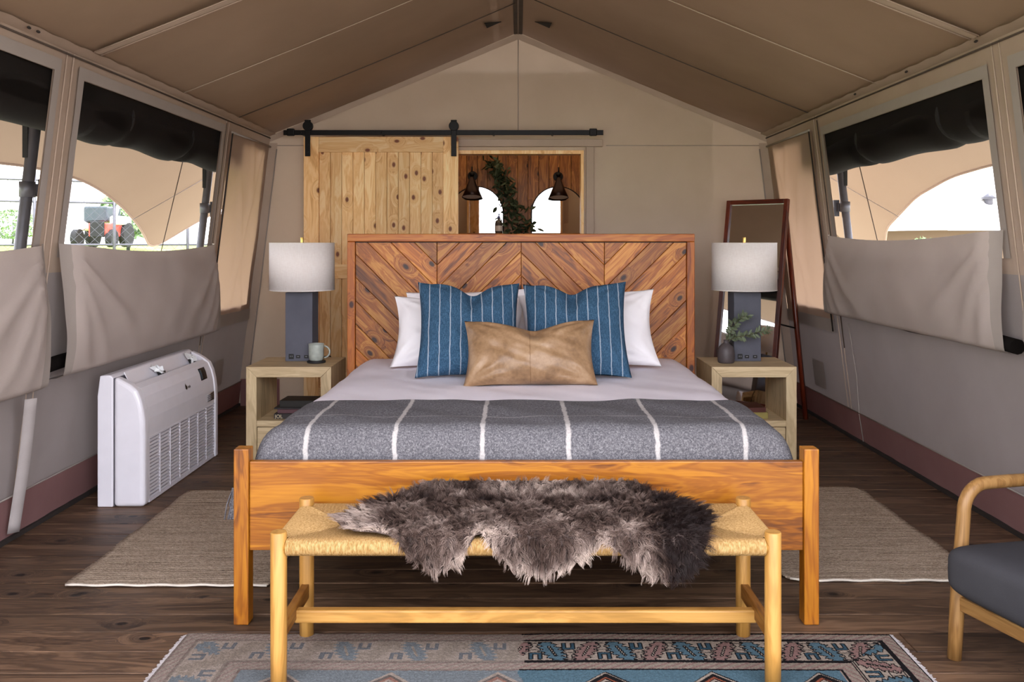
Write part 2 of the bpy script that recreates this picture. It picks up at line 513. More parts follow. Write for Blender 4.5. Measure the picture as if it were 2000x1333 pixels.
# ---- ceiling
def ceil_z(x):
    return RZ - RS * abs(x)
ceil = None
for side in (-1, 1):
    m = MB()
    def fn(u, v, side=side):
        y = Y0 - 0.15 + (Y1 + 0.15 - Y0) * u; x = side * EX * v
        sag = 0.014 * math.sin(PI * v) * math.sin((y - 4.2) / 2.15 * PI) ** 2
        return (x, y, ceil_z(x) - sag + 0.004 * vnoise(y * 2, x * 3, side))
    m.grid(60, 16, fn)
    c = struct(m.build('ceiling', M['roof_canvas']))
    if side < 0: ceil = c
    for y in ((6.38, 5.33) if side < 0 else (6.15, 5.0)):
        m = MB(); m.tube([(side * x, y, ceil_z(x) - 0.010 - 0.012 * math.sin(PI * x / EX)) for x in np.linspace(0.02, EX - 0.03, 9)], 0.0035 if y > 6 else 0.0028, 6)
        m.build('roof_seam', M['seam'] if y > 6 else M['strip'], c)
    y = 4.2 if side < 0 else 3.87
    m = MB()
    for x0, x1 in ((0.05, EX - 0.06),):
        def fs(u, v, side=side, y=y):
            x = x0 + (x1 - x0) * u
            return (side * x, y - 0.035 + 0.07 * v, ceil_z(x) - 0.016 - 0.016 * math.sin(PI * x / EX) - 0.004 * math.sin(PI * v))
        m.grid(14, 3, fs)
    m.build('roof_strap', M['strip'], c)
    m = MB()
    for dy in (-0.035, 0.035):
        m.tube([(side * x, y + dy, ceil_z(x) - 0.020 - 0.016 * math.sin(PI * x / EX)) for x in np.linspace(x0, x1, 12)], 0.004, 5)
    m.build('strap_stitching', M['canvas'], c)
    # hem along the eave
    m = MB()
    def fh(u, v, side=side):
        y = Y0 - 0.1 + (Y1 + 0.1 - Y0) * u; x = EX + 0.0 - 0.05 * v
        return (side * x, y, ceil_z(x) - 0.014 - 0.003 * math.sin(y * 30) * v)
    m.grid(120, 2, fh)
    m.build('eave_hem', M['strip'], c)
    # black triangle standing in for the darkness of a ridge vent hole
    m = MB()
    p = [(-0.012, 0.0), (0.17, 0.005), (0.17, 0.075)]
    yb = 6.70
    xs = [side * (0.125), side * 0.235, side * 0.245]
    m.add([(xs[0], yb + 0.02, ceil_z(xs[0]) - 0.016), (xs[1], yb + 0.03, ceil_z(xs[1]) - 0.016), (xs[2], yb - 0.16, ceil_z(xs[2]) - 0.022)], [(0, 1, 2)])
    m.build('ridge_vent_dark', M['black_web'], c, solid=0.004)
    # toggles on the eave hem
    for y in ((3.65, 3.72) if side < 0 else (3.9, 4.6, 5.3, 3.4)):
        m = MB(); m.ball((side * (EX - 0.04), y, ceil_z(EX - 0.04) - 0.022), 0.010, 8, 6, sq=(0.6, 1.4, 0.6))
        m.build('toggle', M['rubber'], c)
m = MB(); m.tube([(0.0, Y0 - 0.15, RZ - 0.012), (0.0, Y1, RZ - 0.012)], 0.009, 8)
m.build('ridge_piping', M['hem'], ceil)
m = MB(); m.add([(-0.035, Y0, RZ - 0.018), (0.035, Y0, RZ - 0.018), (0.035, Y1, RZ - 0.018), (-0.035, Y1, RZ - 0.018)], [(0, 1, 2, 3)])
m.build('ridge_band', M['seam'], ceil)

# ---- back wall (gable) with the bathroom opening
DX0, DX1, DZ = -0.62, 0.537, 2.09
def gable(x):
    return ceil_z(x) if abs(x) <= EX else max(0.0, (BX - abs(x)) / SL)
xs = spaced([-BX, -EX, DX0, 0.0, DX1, EX, BX], 0.14)
m = MB(); nz = 16
for i in range(len(xs) - 1):
    a, b = xs[i], xs[i + 1]
    zb = DZ if DX0 < (a + b) / 2 < DX1 else 0.0
    def fn(u, v, a=a, b=b, zb=zb):
        x = a + (b - a) * u
        z = zb + (gable(x) - zb) * v
        return (x, Y1 + 0.006 * vnoise(x * 2, z * 2, 5) * (1 if z < 1 else .4), z)
    m.grid(1, nz, fn)
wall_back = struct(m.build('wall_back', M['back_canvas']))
# low grey/brown skirt on the back wall, seams, gable piping
m = MB()
for x0, x1 in ((-2.27, -1.95), (DX1 + 0.1, 2.27)):
    m.grid(6, 2, lambda u, v, x0=x0, x1=x1: (x0 + (x1 - x0) * u, Y1 - 0.018, 0.0 + 0.22 * v))
m.build('mud_flap', M['mud'], wall_back)
m = MB(); m.tube([(-EX, Y1 - 0.006, 2.13), (-0.7, Y1 - 0.006, 2.13)], 0.0025, 5); m.tube([(0.72, Y1 - 0.006, 2.13), (EX, Y1 - 0.006, 2.13)], 0.0025, 5)
m.build('wall_seam', M['hem'], wall_back)
m = MB(); m.tube([(0.0, Y1 - 0.008, 2.25), (0.0, Y1 - 0.008, RZ - 0.02)], 0.003, 5)
m.build('wall_seam', M['hem'], wall_back)
for side in (-1, 1):
    m = MB(); m.grid(20, 1, lambda u, v, side=side: (side * EX * u, Y1 - 0.012, ceil_z(EX * u) - 0.012 - 0.05 * v))
    m.build('gable_hem', M['strip'], wall_back)
    m = MB(); m.tube([(wallx(side, z, 0.07), Y1 - 0.012, z) for z in (0.02, 1.0, 2.1)], 0.005, 6)
    m.build('corner_piping', M['hem'], wall_back)
    m = MB(); m.grid(1, 12, lambda u, v, side=side: (wallx(side, 2.15 * v, 0.07 * u), Y1 - 0.010, 2.15 * v))
    m.build('corner_hem', M['strip'], wall_back)

# ---- opening: pine lining and painted trim
m = MB()
m.box(DX0, DX1, Y1 - 0.02, Y1 + 0.12, DZ - 0.03, DZ)
m.box(DX1 - 0.024, DX1, Y1 - 0.02, Y1 + 0.12, 0.0, DZ - 0.03)
m.box(DX0, DX0 + 0.024, Y1 - 0.02, Y1 + 0.12, 0.0, DZ - 0.03)
struct(m.build('trim_1', M['pineZ'], bevel=0.002))
m = MB(); m.box(-0.72, 0.69, Y1 - 0.045, Y1, 2.118, 2.178)
struct(m.build('trim_2', M['strip'], bevel=0.004))
m = MB(); m.box(DX1 + 0.018, DX1 + 0.082, Y1 - 0.03, Y1, 0.0, 2.118)
struct(m.build('trim_3', M['strip'], bevel=0.004))

# ---- bathroom behind
BY = 9.2
m = MB(); m.box(-1.55, 1.55, BY, BY + 0.05, 0, 2.75)
wall_bath = struct(m.build('wall_bathroom', M['rubber']))
x = -1.50; k = 0
while x < 1.5:
    w = 0.098 + 0.02 * RNG.random()
    mb = MB(); mb.box(-w / 2 + 0.0015, w / 2 - 0.0015, -0.012, 0.006, 0, 2.7)
    mb.build('plank', M['bathZ'], wall_bath, world=True, bevel=0.002, seg=1, loc=(x + w / 2, BY - 0.006 - 0.003 * RNG.random(), 0))
    x += w
for s in (-1, 1):
    m = MB(); m.box(*sorted((s * 1.55, s * 1.60)), Y1 + 0.02, BY + 0.05, 0, 2.75)
    struct(m.build('wall_bathroom_' + ('left' if s < 0 else 'right'), M['bathZ']))
m = MB(); m.grid(6, 6, lambda u, v: (-1.6 + 3.2 * u, Y1 + 0.02 + (BY - Y1) * v, 2.74))
struct(m.build('ceiling_bathroom', cloth('bath_roof', '#b9a590', '#af9b86', 700, 2.0, trans=0.2, tcol='#cdb08c')))

# ---- floor: individual boards
m = MB(); m.box(-2.45, 2.45, 0.6, BY + 0.1, -0.08, -0.032)
floor = struct(m.build('floor', plain('raw_board_edge', '#7d6650', 0.9)))  # slab coloured pale to imitate light caught on the board bevels
PW = 0.1475
row = -19
while True:
    ya = 3.38 + row * PW; row += 1
    if ya > BY: break
    joints = [-2.42, RNG.uniform(-1.6, 1.6), 2.42]
    if RNG.random() < 0.72: joints = [-2.42, 2.42]
    for a, b in zip(joints[:-1], joints[1:]):
        mb = MB(); mb.box(-(b - a) / 2 + 0.0015, (b - a) / 2 - 0.0015, 0.002, PW - 0.002, -0.03, 0.0)
        mb.build('plank', M['floorX'], floor, world=True, bevel=0.002, seg=1, loc=((a + b) / 2, ya, -0.0015 * RNG.random()))

# ================================================================== OUTSIDE
def ground_mat():
    mt = Mat('grass_ground', 0.95, 0.1)
    v = mt.objco((1, 1, 1), False)
    nz = mt.noise(v, 0.6, 5); n2 = mt.noise(v, 9.0, 4)
    f = mt.math('ADD', mt.math('MULTIPLY', nz, .6), mt.math('MULTIPLY', n2, .4))
    gravel = mt.ramp(f, [(0.35, lin('#8a9064')), (0.5, lin('#a9a597')), (0.58, lin('#b3aca4'))])
    grass = mt.ramp(f, [(0.35, lin('#5f7a34')), (0.5, lin('#86984c')), (0.62, lin('#a8ad6a'))])
    sx = mt.n('ShaderNodeSeparateXYZ', {0: v})
    bank = mt.n('ShaderNodeMapRange', {'Value': sx.outputs[0], 'From Min': -9.0, 'From Max': -11.0}).outputs[0]   # the grass bank beyond the gravel
    mt.color(mt.mix(bank, gravel, grass))
    return mt.m
M['ground'] = ground_mat()
m = MB(); m.grid(40, 40, lambda u, v: (-70 + 140 * u, -50 + 140 * v, -0.35 + (1.5 * sstep(-11, -15, -70 + 140 * u) if -70 + 140 * u < -11 else 0)))
struct(m.build('ground', M['ground']))
# deck in front of the open tent
m = MB()
deck = struct(MB().box(-2.6, 2.6, -3.0, 0.55, -0.30, -0.05).build('floor_deck', M['rubber']))
for i in range(24):
    mb = MB(); mb.box(-2.6, 2.6, 0.003, 0.142, -0.03, 0.0)
    mb.build('plank', M['floorX'], deck, world=True, bevel=0.002, seg=1, loc=(0, -2.98 + i * PW, -0.012))

# ---- fly sheet: over the roof, then out and down in scallops on each side
S_PTS = [(-1.0, .62), (0.4, .52), (1.4, .70), (2.45, .80), (2.8, .72), (3.4, .58), (4.2, .50), (5.0, .455), (5.9, .44), (6.65, .462), (7.14, .505), (7.72, .574), (8.35, .669), (8.87, .765), (9.12, .82), (9.3, .79), (9.67, .64), (10.3, .5)]
S_PTS_R = [(-1.0, .62), (0.4, .52), (1.4, .70), (2.45, .78), (2.8, .70), (3.4, .56), (4.2, .47), (5.0, .43), (6.0, .424), (6.67, .448), (7.5, .521), (8.2, .62), (8.7, .69), (9.0, .78), (9.4, .86), (10.3, .8)]
def s_edge(y, pts):
    return float(np.mean(np.interp(y + np.linspace(-.18, .18, 9), [p[0] for p in pts], [p[1] for p in pts])))
fly = thing('fly_sheet', 'tan canvas fly sheet with scalloped arches, seen outside through the side windows', 'awning', (0, 5, 0))
for side, pts in ((-1, S_PTS), (1, S_PTS_R)):
    m = MB()
    def fn(u, v, side=side, pts=pts):
        y = 1.5 + (10.1 - 1.5) * u
        s = s_edge(y, pts) * v
        dip = 0.05 * math.sin(PI * v)
        return (side * (2.6 + 1.4 * s), y, 2.5 - 1.5 * s - dip)
    m.grid(120, 14, fn)
    m.build('side_panel', M['fly'], fly)
    m = MB(); m.grid(30, 8, lambda u, v, side=side: (side * (0.02 + 2.58 * v), 1.5 + 5.9 * u, 3.42 - 0.92 * v))
    m.build('roof_panel', M['fly'], fly)
    m = MB()
    ya, yb = ((8.0, 9.8) if side < 0 else (7.9, 9.7))
    m.tube([(side * (2.6 + 1.4 * s), 7.95 + (1 - s / .62) * 1.6, 2.5 - 1.5 * s - 0.05 - 0.012) for s in (0.02, 0.2, 0.4, 0.6)], 0.004, 6)
    m.build('fly_seam', M['hem'], fly)
    m = MB()
    m.tube([(side * (2.6 + 1.4 * s_edge(y, pts)), y, 2.5 - 1.5 * s_edge(y, pts)) for y in np.linspace(1.5, 10.1, 80)], 0.010, 6)
    m.build('edge_tape', M['strip'], fly)
# tent poles with wall clamps, guy ropes
k = 0
for side, ys, lab in ((-1, (4.36, 6.83), 'left'), (1, (6.55,), 'right')):
    for y in ys:
        where = {(-1, 4.36): 'behind the near left window', (-1, 6.83): 'at the far end of the middle left window', (1, 6.55): 'at the far end of the right window'}[(side, y)]
        t = thing('tent_pole', 'grey steel tent pole standing outside ' + where, 'pole', (side * 2.62, y, -0.35), 0, 'tent poles outside the windows')
        m = MB(); m.tube([(wallx(side, z, -0.28), y, z) for z in (-0.35, 1.0, 2.45)], 0.028, 14)
        m.build('tube', M['pole'], t)
        m = MB(); m.lathe([(0.027, 0), (0.036, 0), (0.036, 0.075), (0.027, 0.075)], (wallx(side, 1.59, -0.28), y, 1.56), 14)
        m.box(*sorted((wallx(side, 1.59, -0.24), wallx(side, 1.59, -0.31))), y + 0.02, y + 0.085, 1.565, 1.625)
        m.box(*sorted((wallx(side, 1.59, -0.22), wallx(side, 1.59, -0.26))), y + 0.06, y + 0.10, 1.53, 1.65)
        m.build('clamp', M['pole'], t)
        m = MB(); m.box(*sorted((wallx(side, 1.82, -0.315), wallx(side, 1.82, -0.29))), y - 0.03, y - 0.01, 1.75, 1.95)
        m.build('hook_strap', M['black_web'], t)
for side, y, lab in ((-1, 7.5, 'thin dark guy rope slanting down outside the middle left window'), (1, 7.4, 'thin dark guy rope slanting down outside the right window')):
    m = MB(); m.tube([(side * 2.72, y - 0.05, 2.28), (side * 3.0, y, 1.2), (side * 3.38, y + 0.05, -0.35)], 0.004, 6)
    o = m.build('guy_rope', M['seam']); recenter(o, (side * 3.38, y + 0.05, -0.35)); tag(o, lab, 'rope', 'guy ropes')

# ---- rolled storm flaps hanging outside at the top of each window
def roll(side, a, b, ztop, label, straps):
    t = thing('rolled_storm_flap', label, 'blind', (wallx(side, ztop, -0.1), (a + b) / 2, ztop), 0, 'rolled storm flaps above the windows')
    m = MB()
    path = []; rad = []
    for i in range(41):
        y = a - 0.03 + (b - a + 0.53) * i / 40
        pin = sum(math.exp(-((y - s) / 0.05) ** 2) for s in straps)
        sag = 0.014 * math.sin(3.4 * (y - a)) ** 2
        path.append((wallx(side, ztop - 0.12, -0.135), y, ztop - 0.105 - sag + 0.02 * pin))
        rad.append(0.128 - 0.014 * pin + 0.005 * math.sin(7 * y))
    m.tube(path, rad, 24)
    m.build('roll', M['dark_roll'], t)
    m = MB()
    def fn(u, v):
        return (wallx(side, ztop, -0.012 - 0.02 * v), a - 0.03 + (b - a + 0.5) * u, ztop + 0.08 - 0.17 * v)
    m.grid(8, 2, fn)
    m.build('header', M['dark_roll'], t)
    for s in straps:
        mb = MB(); r = 0.119
        pts = [(wallx(side, ztop - 0.12, -0.135) + r * math.cos(q), s, ztop - 0.088 + r * math.sin(q)) for q in np.linspace(0, 2 * PI, 25)]
        mb.tube(pts, 0.012, 6, cap=False)
        mb.build('strap', M['black_web'], t)
roll(-1, 1.98, 3.94, 2.10, 'dark rolled storm flap at the top of the near left window', [2.6, 3.4])
roll(-1, 4.21, 6.17, 2.10, 'dark rolled storm flap with two straps at the top of the middle left window', [4.83, 5.72])
roll(1, 1.70, 3.68, 2.06, 'dark rolled storm flap cut off by the right edge of the view', [2.4, 3.2])
roll(1, 3.95, 6.00, 2.06, 'dark rolled storm flap at the top of the large right window', [4.45, 5.52])

# ---- inner flaps hanging in a pouch below each window
def flap(side, a, b, ztop, zbot, label, peel_a=0.10, peel_b=0.12, seed=0):
    mb = MB()
    L = b - a
    def fn(u, v):
        y = a + L * u
        sag = 0.045 * 4 * u * (1 - u)
        zt = ztop - sag * (1 - v)
        z = zt + (zbot - zt) * v
        peel = peel_a + (peel_b - peel_a) * u
        off = 0.02 + 0.06 * sstep(0, .25, 4 * u * (1 - u)) * (1 - v) + peel * math.sin(min(1, v * 1.15) * PI / 2) ** 1.2
        off += 0.018 * math.sin(PI * u) * math.sin(PI * v)
        if v > 0.93:
            off -= 0.9 * peel * ((v - 0.93) / 0.07) ** 2
            z += 0.015 * ((v - 0.93) / 0.07) ** 2
        # tension folds running from both top corners
        for (cu, sgn) in ((0.0, 1), (1.0, -1)):
            du = abs(u - cu) * L; dv = v * (ztop - zbot)
            ang = math.atan2(dv, du + 1e-6); r = math.hypot(du, dv)
            for k, (a0, wd, am) in enumerate(((0.62, 0.07, 0.014), (0.98, 0.06, 0.010), (1.25, 0.05, 0.008))):
                off += am * math.exp(-((ang - a0) / wd) ** 2) * sstep(0.02, 0.2, r) * (1 - sstep(0.55, 0.95, r))
        off += 0.004 * vnoise(y * 6, z * 7, seed)
        return (wallx(side, z, off), y, z)
    mb.grid(64, 36, fn, mif=lambda u, v: 1 if (u < 0.028 or u > 0.972) else 0)
    o = mb.build('window_flap', [M['flap_canvas'], M['hem']])
    recenter(o, (wallx(side, zbot, 0.05), (a + b) / 2, zbot))
    tag(o, label, 'flap', 'canvas window flaps')
    return o
flap(-1, 1.93, 4.00, 1.335, 0.66, 'near canvas window flap on the left wall, cut off by the edge of the view', 0.10, 0.10, 1)
flap(-1, 4.13, 6.22, 1.335, 0.69, 'canvas window flap sagging above the white fan coil unit', 0.10, 0.12, 2)
flap(1, 3.90, 6.08, 1.395, 0.835, 'wide canvas window flap on the right wall behind the wooden armchair', 0.06, 0.10, 3)
flap(1, 1.65, 3.70, 1.395, 0.835, 'canvas window flap at the right edge of the view, mostly cut off', 0.06, 0.08, 4)
for side, a, b, z, lab in ((-1, 4.06, 6.15, 0.77, 'dark rolled cloth tucked inside the left window flap pouch'), (1, 3.86, 6.0, 0.89, 'dark rolled cloth tucked inside the right window flap pouch')):
    m = MB(); m.tube([(wallx(side, z, 0.042), a + (b - a) * i / 10, z + 0.01 * math.sin(i)) for i in range(11)], 0.034, 12)
    o = m.build('rolled_cloth', M['dark_roll']); recenter(o, (wallx(side, z, 0.04), (a + b) / 2, z)); tag(o, lab, 'blind')

# ---- closed corner curtains, lit through from outside
for side, a, b, lab in ((-1, 6.33, 7.30, 'glowing beige canvas curtain closed over the back left window'), (1, 6.22, 7.28, 'glowing beige canvas curtain behind the leaning mirror')):
    t = thing('corner_curtain', lab, 'curtain', (wallx(side, 0.75, 0.02), (a + b) / 2, 0.74), 0, 'closed corner curtains')
    m = MB()
    def fn(u, v, side=side, a=a, b=b):
        y = a + (b - a) * u; z = 2.11 + (0.80 - 2.11) * v
        fold = 0.016 * math.exp(-((u - 0.25 - 0.45 * v) / 0.05) ** 2) * sstep(0.1, .4, v) + 0.012 * math.exp(-((u - 0.55 - 0.1 * math.sin(5 * v)) / 0.05) ** 2) + 0.010 * math.exp(-((u - 0.85 + 0.5 * v) / 0.04) ** 2)
        return (wallx(side, z, 0.014 + fold + 0.006 * vnoise(y * 5, z * 3, side)), y, z)
    m.grid(40, 50, fn)
    m.build('panel', M['curtain_canvas'], t)
    m = MB(); m.grid(20, 3, lambda u, v, side=side, a=a, b=b: (wallx(side, 0.80 - 0.09 * v, 0.022), a - 0.02 + (b - a + 0.02) * u, 0.80 - 0.09 * v))
    m.build('bottom_hem', M['hem'], t)
    m = MB(); m.tube([(wallx(side, 2.115, 0.026), a, 2.115), (wallx(side, 2.115, 0.026), b, 2.115)], 0.008, 8)
    m.build('top_piping', M['hem'], t)
    m = MB(); m.tube([(wallx(side, z, 0.028), a + 0.005, z) for z in (0.72, 1.2, 1.7, 2.11)], 0.005, 6)
    m.build('edge_piping', M['rubber'], t)
# hanging strap on the left
m = MB()
m.grid(2, 14, lambda u, v: (wallx(-1, 0.66 - 0.60 * v, 0.085 - 0.05 * v + 0.035 * u), 3.88 + 0.09 * v + 0.035 * u + 0.01 * math.sin(v * 4), 0.66 - 0.61 * v))
o = m.build('webbing_strap', M['webbing'], solid=0.002); recenter(o, (wallx(-1, 0.12, 0.03), 3.93, 0.10)); tag(o, 'pale webbing strap hanging from the near left window flap', 'strap')

# ---- open front: tied back canvas drapes
for s in (-1, 1):
    m = MB()
    def fn(u, v, s=s):
        z = 2.25 * (1 - v) + 0.03
        wd = 0.18 + 0.55 * abs(v - 0.55) ** 1.2
        x = s * (2.02 + 0.2 * v - wd * u)
        return (x, Y0 - 0.05 + 0.035 * math.sin(u * 34) * (0.4 + abs(v - .55)), z)
    m.grid(48, 20, fn)
    o = m.build('door_drape', M['canvas']); recenter(o, (s * 2.1, Y0, 0.03))
    tag(o, 'tied back canvas drape on the %s side of the open tent front' % ('left' if s < 0 else 'right'), 'drape')

# ---- what stands outside, far off
def leafy(name, x, y, z0, h, r, colr, label, n=900, seed=0):
    rg = random.Random(seed)
    t = thing(name, label, 'tree' if h > 2.5 else 'shrub', (x, y, z0), 0)
    m = MB(); m.tube([(x, y, z0), (x + .05, y, z0 + h * .35), (x, y + .05, z0 + h * .7)], [h * .03, h * .022, h * .01], 8)
    m.build('trunk', M['pole'], t)
    m = MB()
    for i in range(n):
        a = rg.uniform(0, 2 * PI); ph = rg.uniform(-1, 1); rr = r * rg.uniform(.55, 1.0)
        c = Vector((x + rr * math.cos(a) * math.sqrt(1 - ph * ph), y + rr * math.sin(a) * math.sqrt(1 - ph * ph), z0 + h * .62 + ph * h * .38))
        d = Vector((rg.uniform(-1, 1), rg.uniform(-1, 1), rg.uniform(-1, 1))).normalized() * h * .055
        e = d.orthogonal().normalized() * h * .028
        m.add([c - d, c + e, c + d, c - e], [(0, 1, 2, 3)])
    o = m.build('foliage', colr, t); o['kind'] = 'stuff'
M['leaf_far'] = plain('far_leaves', '#6f8a5c', 0.8)
leafy('tree', -14.35, 33, 1.0, 2.3, 1.0, M['leaf_far'], 'green tree beyond the fence, right of the tractor', 900, 1)
leafy('tree', -9.4, 38, -.3, 4.6, 2.2, M['leaf_far'], 'green tree far off, seen past the edge of the fly sheet', 900, 2)
leafy('shrub', -15.6, 36, 1.1, 1.5, 1.3, M['leaf_far'], 'low green shrub behind the parked tractor', 700, 6)
leafy('shrub', -20.3, 36, 1.1, 1.5, 1.2, M['leaf_far'], 'low green shrub far off behind the near left window pole', 800, 3)
leafy('shrub', 9.1, 20.2, -.35, 1.75, .5, M['leaf_far'], 'small green shrub in front of the neighbouring tent', 500, 4)
# chain link fence
t = thing('chain_link_fence', 'grey chain link fence far off beyond the left windows', 'fence', (-13, 24, 0.5))
pa, pb = Vector((-22, 19.5)), Vector((-8.2, 28))
for i in range(9):
    p = pa.lerp(pb, i / 8)
    mb = MB(); mb.tube([(p.x, p.y, -0.3), (p.x, p.y, 3.4)], 0.045, 8)
    mb.build('post', M['pole'], t)
for z in (1.25, 2.45, 3.05):
    mb = MB(); mb.tube([(pa.x, pa.y, z), (pb.x, pb.y, z)], 0.030, 6)
    mb.build('rail', M['pole'], t)
m = MB(); d = (pb - pa)
for i in range(-10, 70):
    for sg in (1, -1):
        u0 = i / 60; u1 = u0 + 0.17
        if sg < 0: u0, u1 = u1, u0
        a, b = pa + d * u0, pa + d * u1
        if min(u0, u1) < 0 or max(u0, u1) > 1: continue
        m.tube([(a.x, a.y, 0.3), (b.x, b.y, 3.05)], 0.006, 3, cap=False)
o = m.build('wire_mesh', M['pole'], t); o['kind'] = 'stuff'
# tractor
M['red_paint'] = plain('red_paint', '#c4463a', 0.4); M['white_paint'] = plain('white_paint', '#e8e6e2', 0.4); M['tyre'] = plain('tyre', '#202022', 0.8); M['tint'] = plain('dark_cab', '#39434a', 0.3)
tx, ty, tz = -14.05, 30.0, 1.15
t = thing('tractor', 'small red and white tractor with a dark cab parked beyond the fence', 'tractor', (tx, ty, tz))
m = MB(); m.box(tx - .05, tx + .60, ty - .6, ty + .5, tz + .35, tz + .80); m.build('hood', M['red_paint'], t, bevel=.05)
m = MB(); m.box(tx + .02, tx + .50, ty - .64, ty - .58, tz + .33, tz + .85); m.build('grille', M['tyre'], t, bevel=.03)
m = MB(); m.box(tx - .55, tx + .25, ty + .1, ty + 1.2, tz + .85, tz + 1.38); m.build('cab', M['tint'], t, bevel=.06)
m = MB(); m.box(tx - .62, tx - .4, ty - .2, ty + 1.0, tz + .55, tz + .85); m.build('fender', M['white_paint'], t, bevel=.08)
m = MB(); m.box(tx + .45, tx + .72, ty - .2, ty + 1.0, tz + .75, tz + 1.05); m.build('fender', M['white_paint'], t, bevel=.08)
m = MB(); m.tube([(tx + .55, ty, tz + .9), (tx + .68, ty, tz + 1.4)], .06, 8); m.build('loader_arm', M['white_paint'], t)
for wx in (-.52, .62):
    for wy, r in ((-.35, .30), (.75, .42)):
        m = MB(); m.tube([(tx + wx - .1, ty + wy, tz + r), (tx + wx + .1, ty + wy, tz + r)], r, 20)
        m.build('wheel', M['tyre'], t)
# neighbouring tent
M['tent_roof'] = cloth('neighbour_roof', '#e9e6e0', '#dedad2', 300, 1.0)
t = thing('neighbour_tent', 'neighbouring tent with pale roof and tan walls beyond the right window', 'tent', (10, 24, -0.35))
m = MB(); m.box(6.5, 13.5, 22.2, 29, -0.35, 1.62); m.build('wall', M['fly'], t)
m = MB()
m.add([(6.0, 21.4, 1.62), (14.2, 21.4, 1.78), (14.2, 25.6, 4.2), (6.0, 25.6, 4.2), (6.0, 29.8, 1.62), (14.2, 29.8, 1.62), (6.0, 21.4, 1.54), (14.2, 21.4, 1.70)],
      [(0, 1, 2, 3), (3, 2, 5, 4), (6, 7, 1, 0)])
m.build('roof', M['tent_roof'], t)
m = MB(); m.lathe([(0.10, 0), (0.10, .25), (.2, .27), (.02, .40)], (11.75, 22.4, 2.15), 12); m.build('roof_vent', M['pole'], t)
# ================================================================== BARN DOOR
DYF = 7.20
door = thing('door_1', 'knotty pine sliding barn door hanging from a black rail', 'door', (-1.10, DYF + .02, 0.03))
door['kind'] = 'structure'
X0, X1, ZT, ZB = -1.722, -0.481, 2.186, 0.03
for a, b in ((X0, X0 + .12), (X1 - .12, X1)):
    m = MB(); m.box(-(b - a) / 2, (b - a) / 2, -.02, .02, 0, ZT - ZB)
    m.build('stile', M['pineZ'], door, bevel=.002, loc=((a + b) / 2, DYF + .02, ZB))
for a, b in ((ZT - .123, ZT), (1.044, 1.160), (ZB, ZB + .14)):
    m = MB(); m.box(-.50, .50, -.02, .02, -(b - a) / 2, (b - a) / 2)
    m.build('rail', M['pineX'], door, bevel=.002, loc=((X0 + X1) / 2, DYF + .02, (a + b) / 2))
n = 11; w = (X1 - X0 - .24) / n
for i in range(n):
    m = MB(); m.box(-w / 2 + .0012, w / 2 - .0012, -.008, .008, 0, ZT - ZB - .01)
    m.build('plank', M['pineZ'], door, bevel=.002, seg=1, loc=(X0 + .12 + w * (i + .5), DYF + .028 + .001 * RNG.random(), ZB + .005))
track = thing('sliding_door_track', 'black iron barn door rail on the back wall', 'rail', (-.6, 7.22, 2.2))
m = MB(); m.box(-1.878, .682, 7.175, 7.185, 2.196, 2.236); m.build('bar', M['black'], track, bevel=.002)
for x in (-1.75, -1.1, -.2, .28, .6):
    m = MB(); m.tube([(x, 7.15, 2.216), (x, Y1 - .002, 2.216)], .010, 10); m.tube([(x, 7.168, 2.216), (x, 7.176, 2.216)], .016, 10)
    m.build('standoff_bolt', M['black'], track)
for x in (-1.82, .60):
    m = MB(); m.box(x - .03, x + .03, 7.165, 7.195, 2.19, 2.248); m.build('end_stop', M['black'], track, bevel=.006)
for x in (-1.681, -.514):
    h = thing('door_hanger', 'black strap hanger with roller on the %s end of the barn door' % ('left' if x < -1 else 'right'), 'hanger', (x, 7.19, 2.03), 0, 'barn door hangers')
    m = MB(); m.box(x - .021, x + .021, 7.160, 7.168, 2.025, 2.245); m.box(x - .012, x + .012, 7.168, 7.176, 2.24, 2.30); m.build('strap', M['black'], h, bevel=.003)
    m = MB(); m.tube([(x, 7.155, 2.268), (x, 7.195, 2.268)], .040, 18); m.build('roller', M['black'], h, bevel=.004)
    m = MB(); m.box(x - .024, x + .024, 7.158, 7.176, 2.28, 2.316); m.build('roller_cap', M['black'], h, bevel=.003)
    for z in (2.06, 2.12):
        m = MB(); m.tube([(x, 7.155, z), (x, 7.163, z)], .008, 6); m.build('bolt', M['black'], h)

# ================================================================== BATHROOM THINGS
def mirror_glass():
    m = Mat('mirror_glass', 0.02, 0.5)
    m.color((.86, .87, .87, 1)); m.b.inputs['Metallic'].default_value = 1.0
    return m.m
M['mirror'] = mirror_glass()
def arched_mirror(xc, label):
    t = thing('arched_mirror', label, 'mirror', (xc, BY - .03, .9), 0, 'arched bathroom mirrors')
    r = .275; zs = 1.63; z0 = 0.95
    out = [(xc - r, z0), (xc + r, z0)] + [(xc + r * math.cos(a), zs + r * math.sin(a)) for a in np.linspace(0, PI, 29)]
    m = MB(); m.prism([(xc + (x - xc) * .97, z0 + .01 + (z - z0) * .985) for x, z in out], BY - .032, BY - .022); m.build('glass', M['mirror'], t)
    m = MB(); m.tube([(x, BY - .03, z) for x, z in out] + [(out[0][0], BY - .03, out[0][1])], .006, 8); m.build('frame', M['black'], t)
    return t
arched_mirror(-.425, 'left arched mirror in the bathroom, half hidden by the barn door')
arched_mirror(.410, 'right arched mirror in the bathroom beside the door jamb')
M['bronze'] = plain('dark_bronze', '#2b1c16', 0.35, 0.7)
M['cream'] = plain('cream_enamel', '#efe2cf', 0.5)
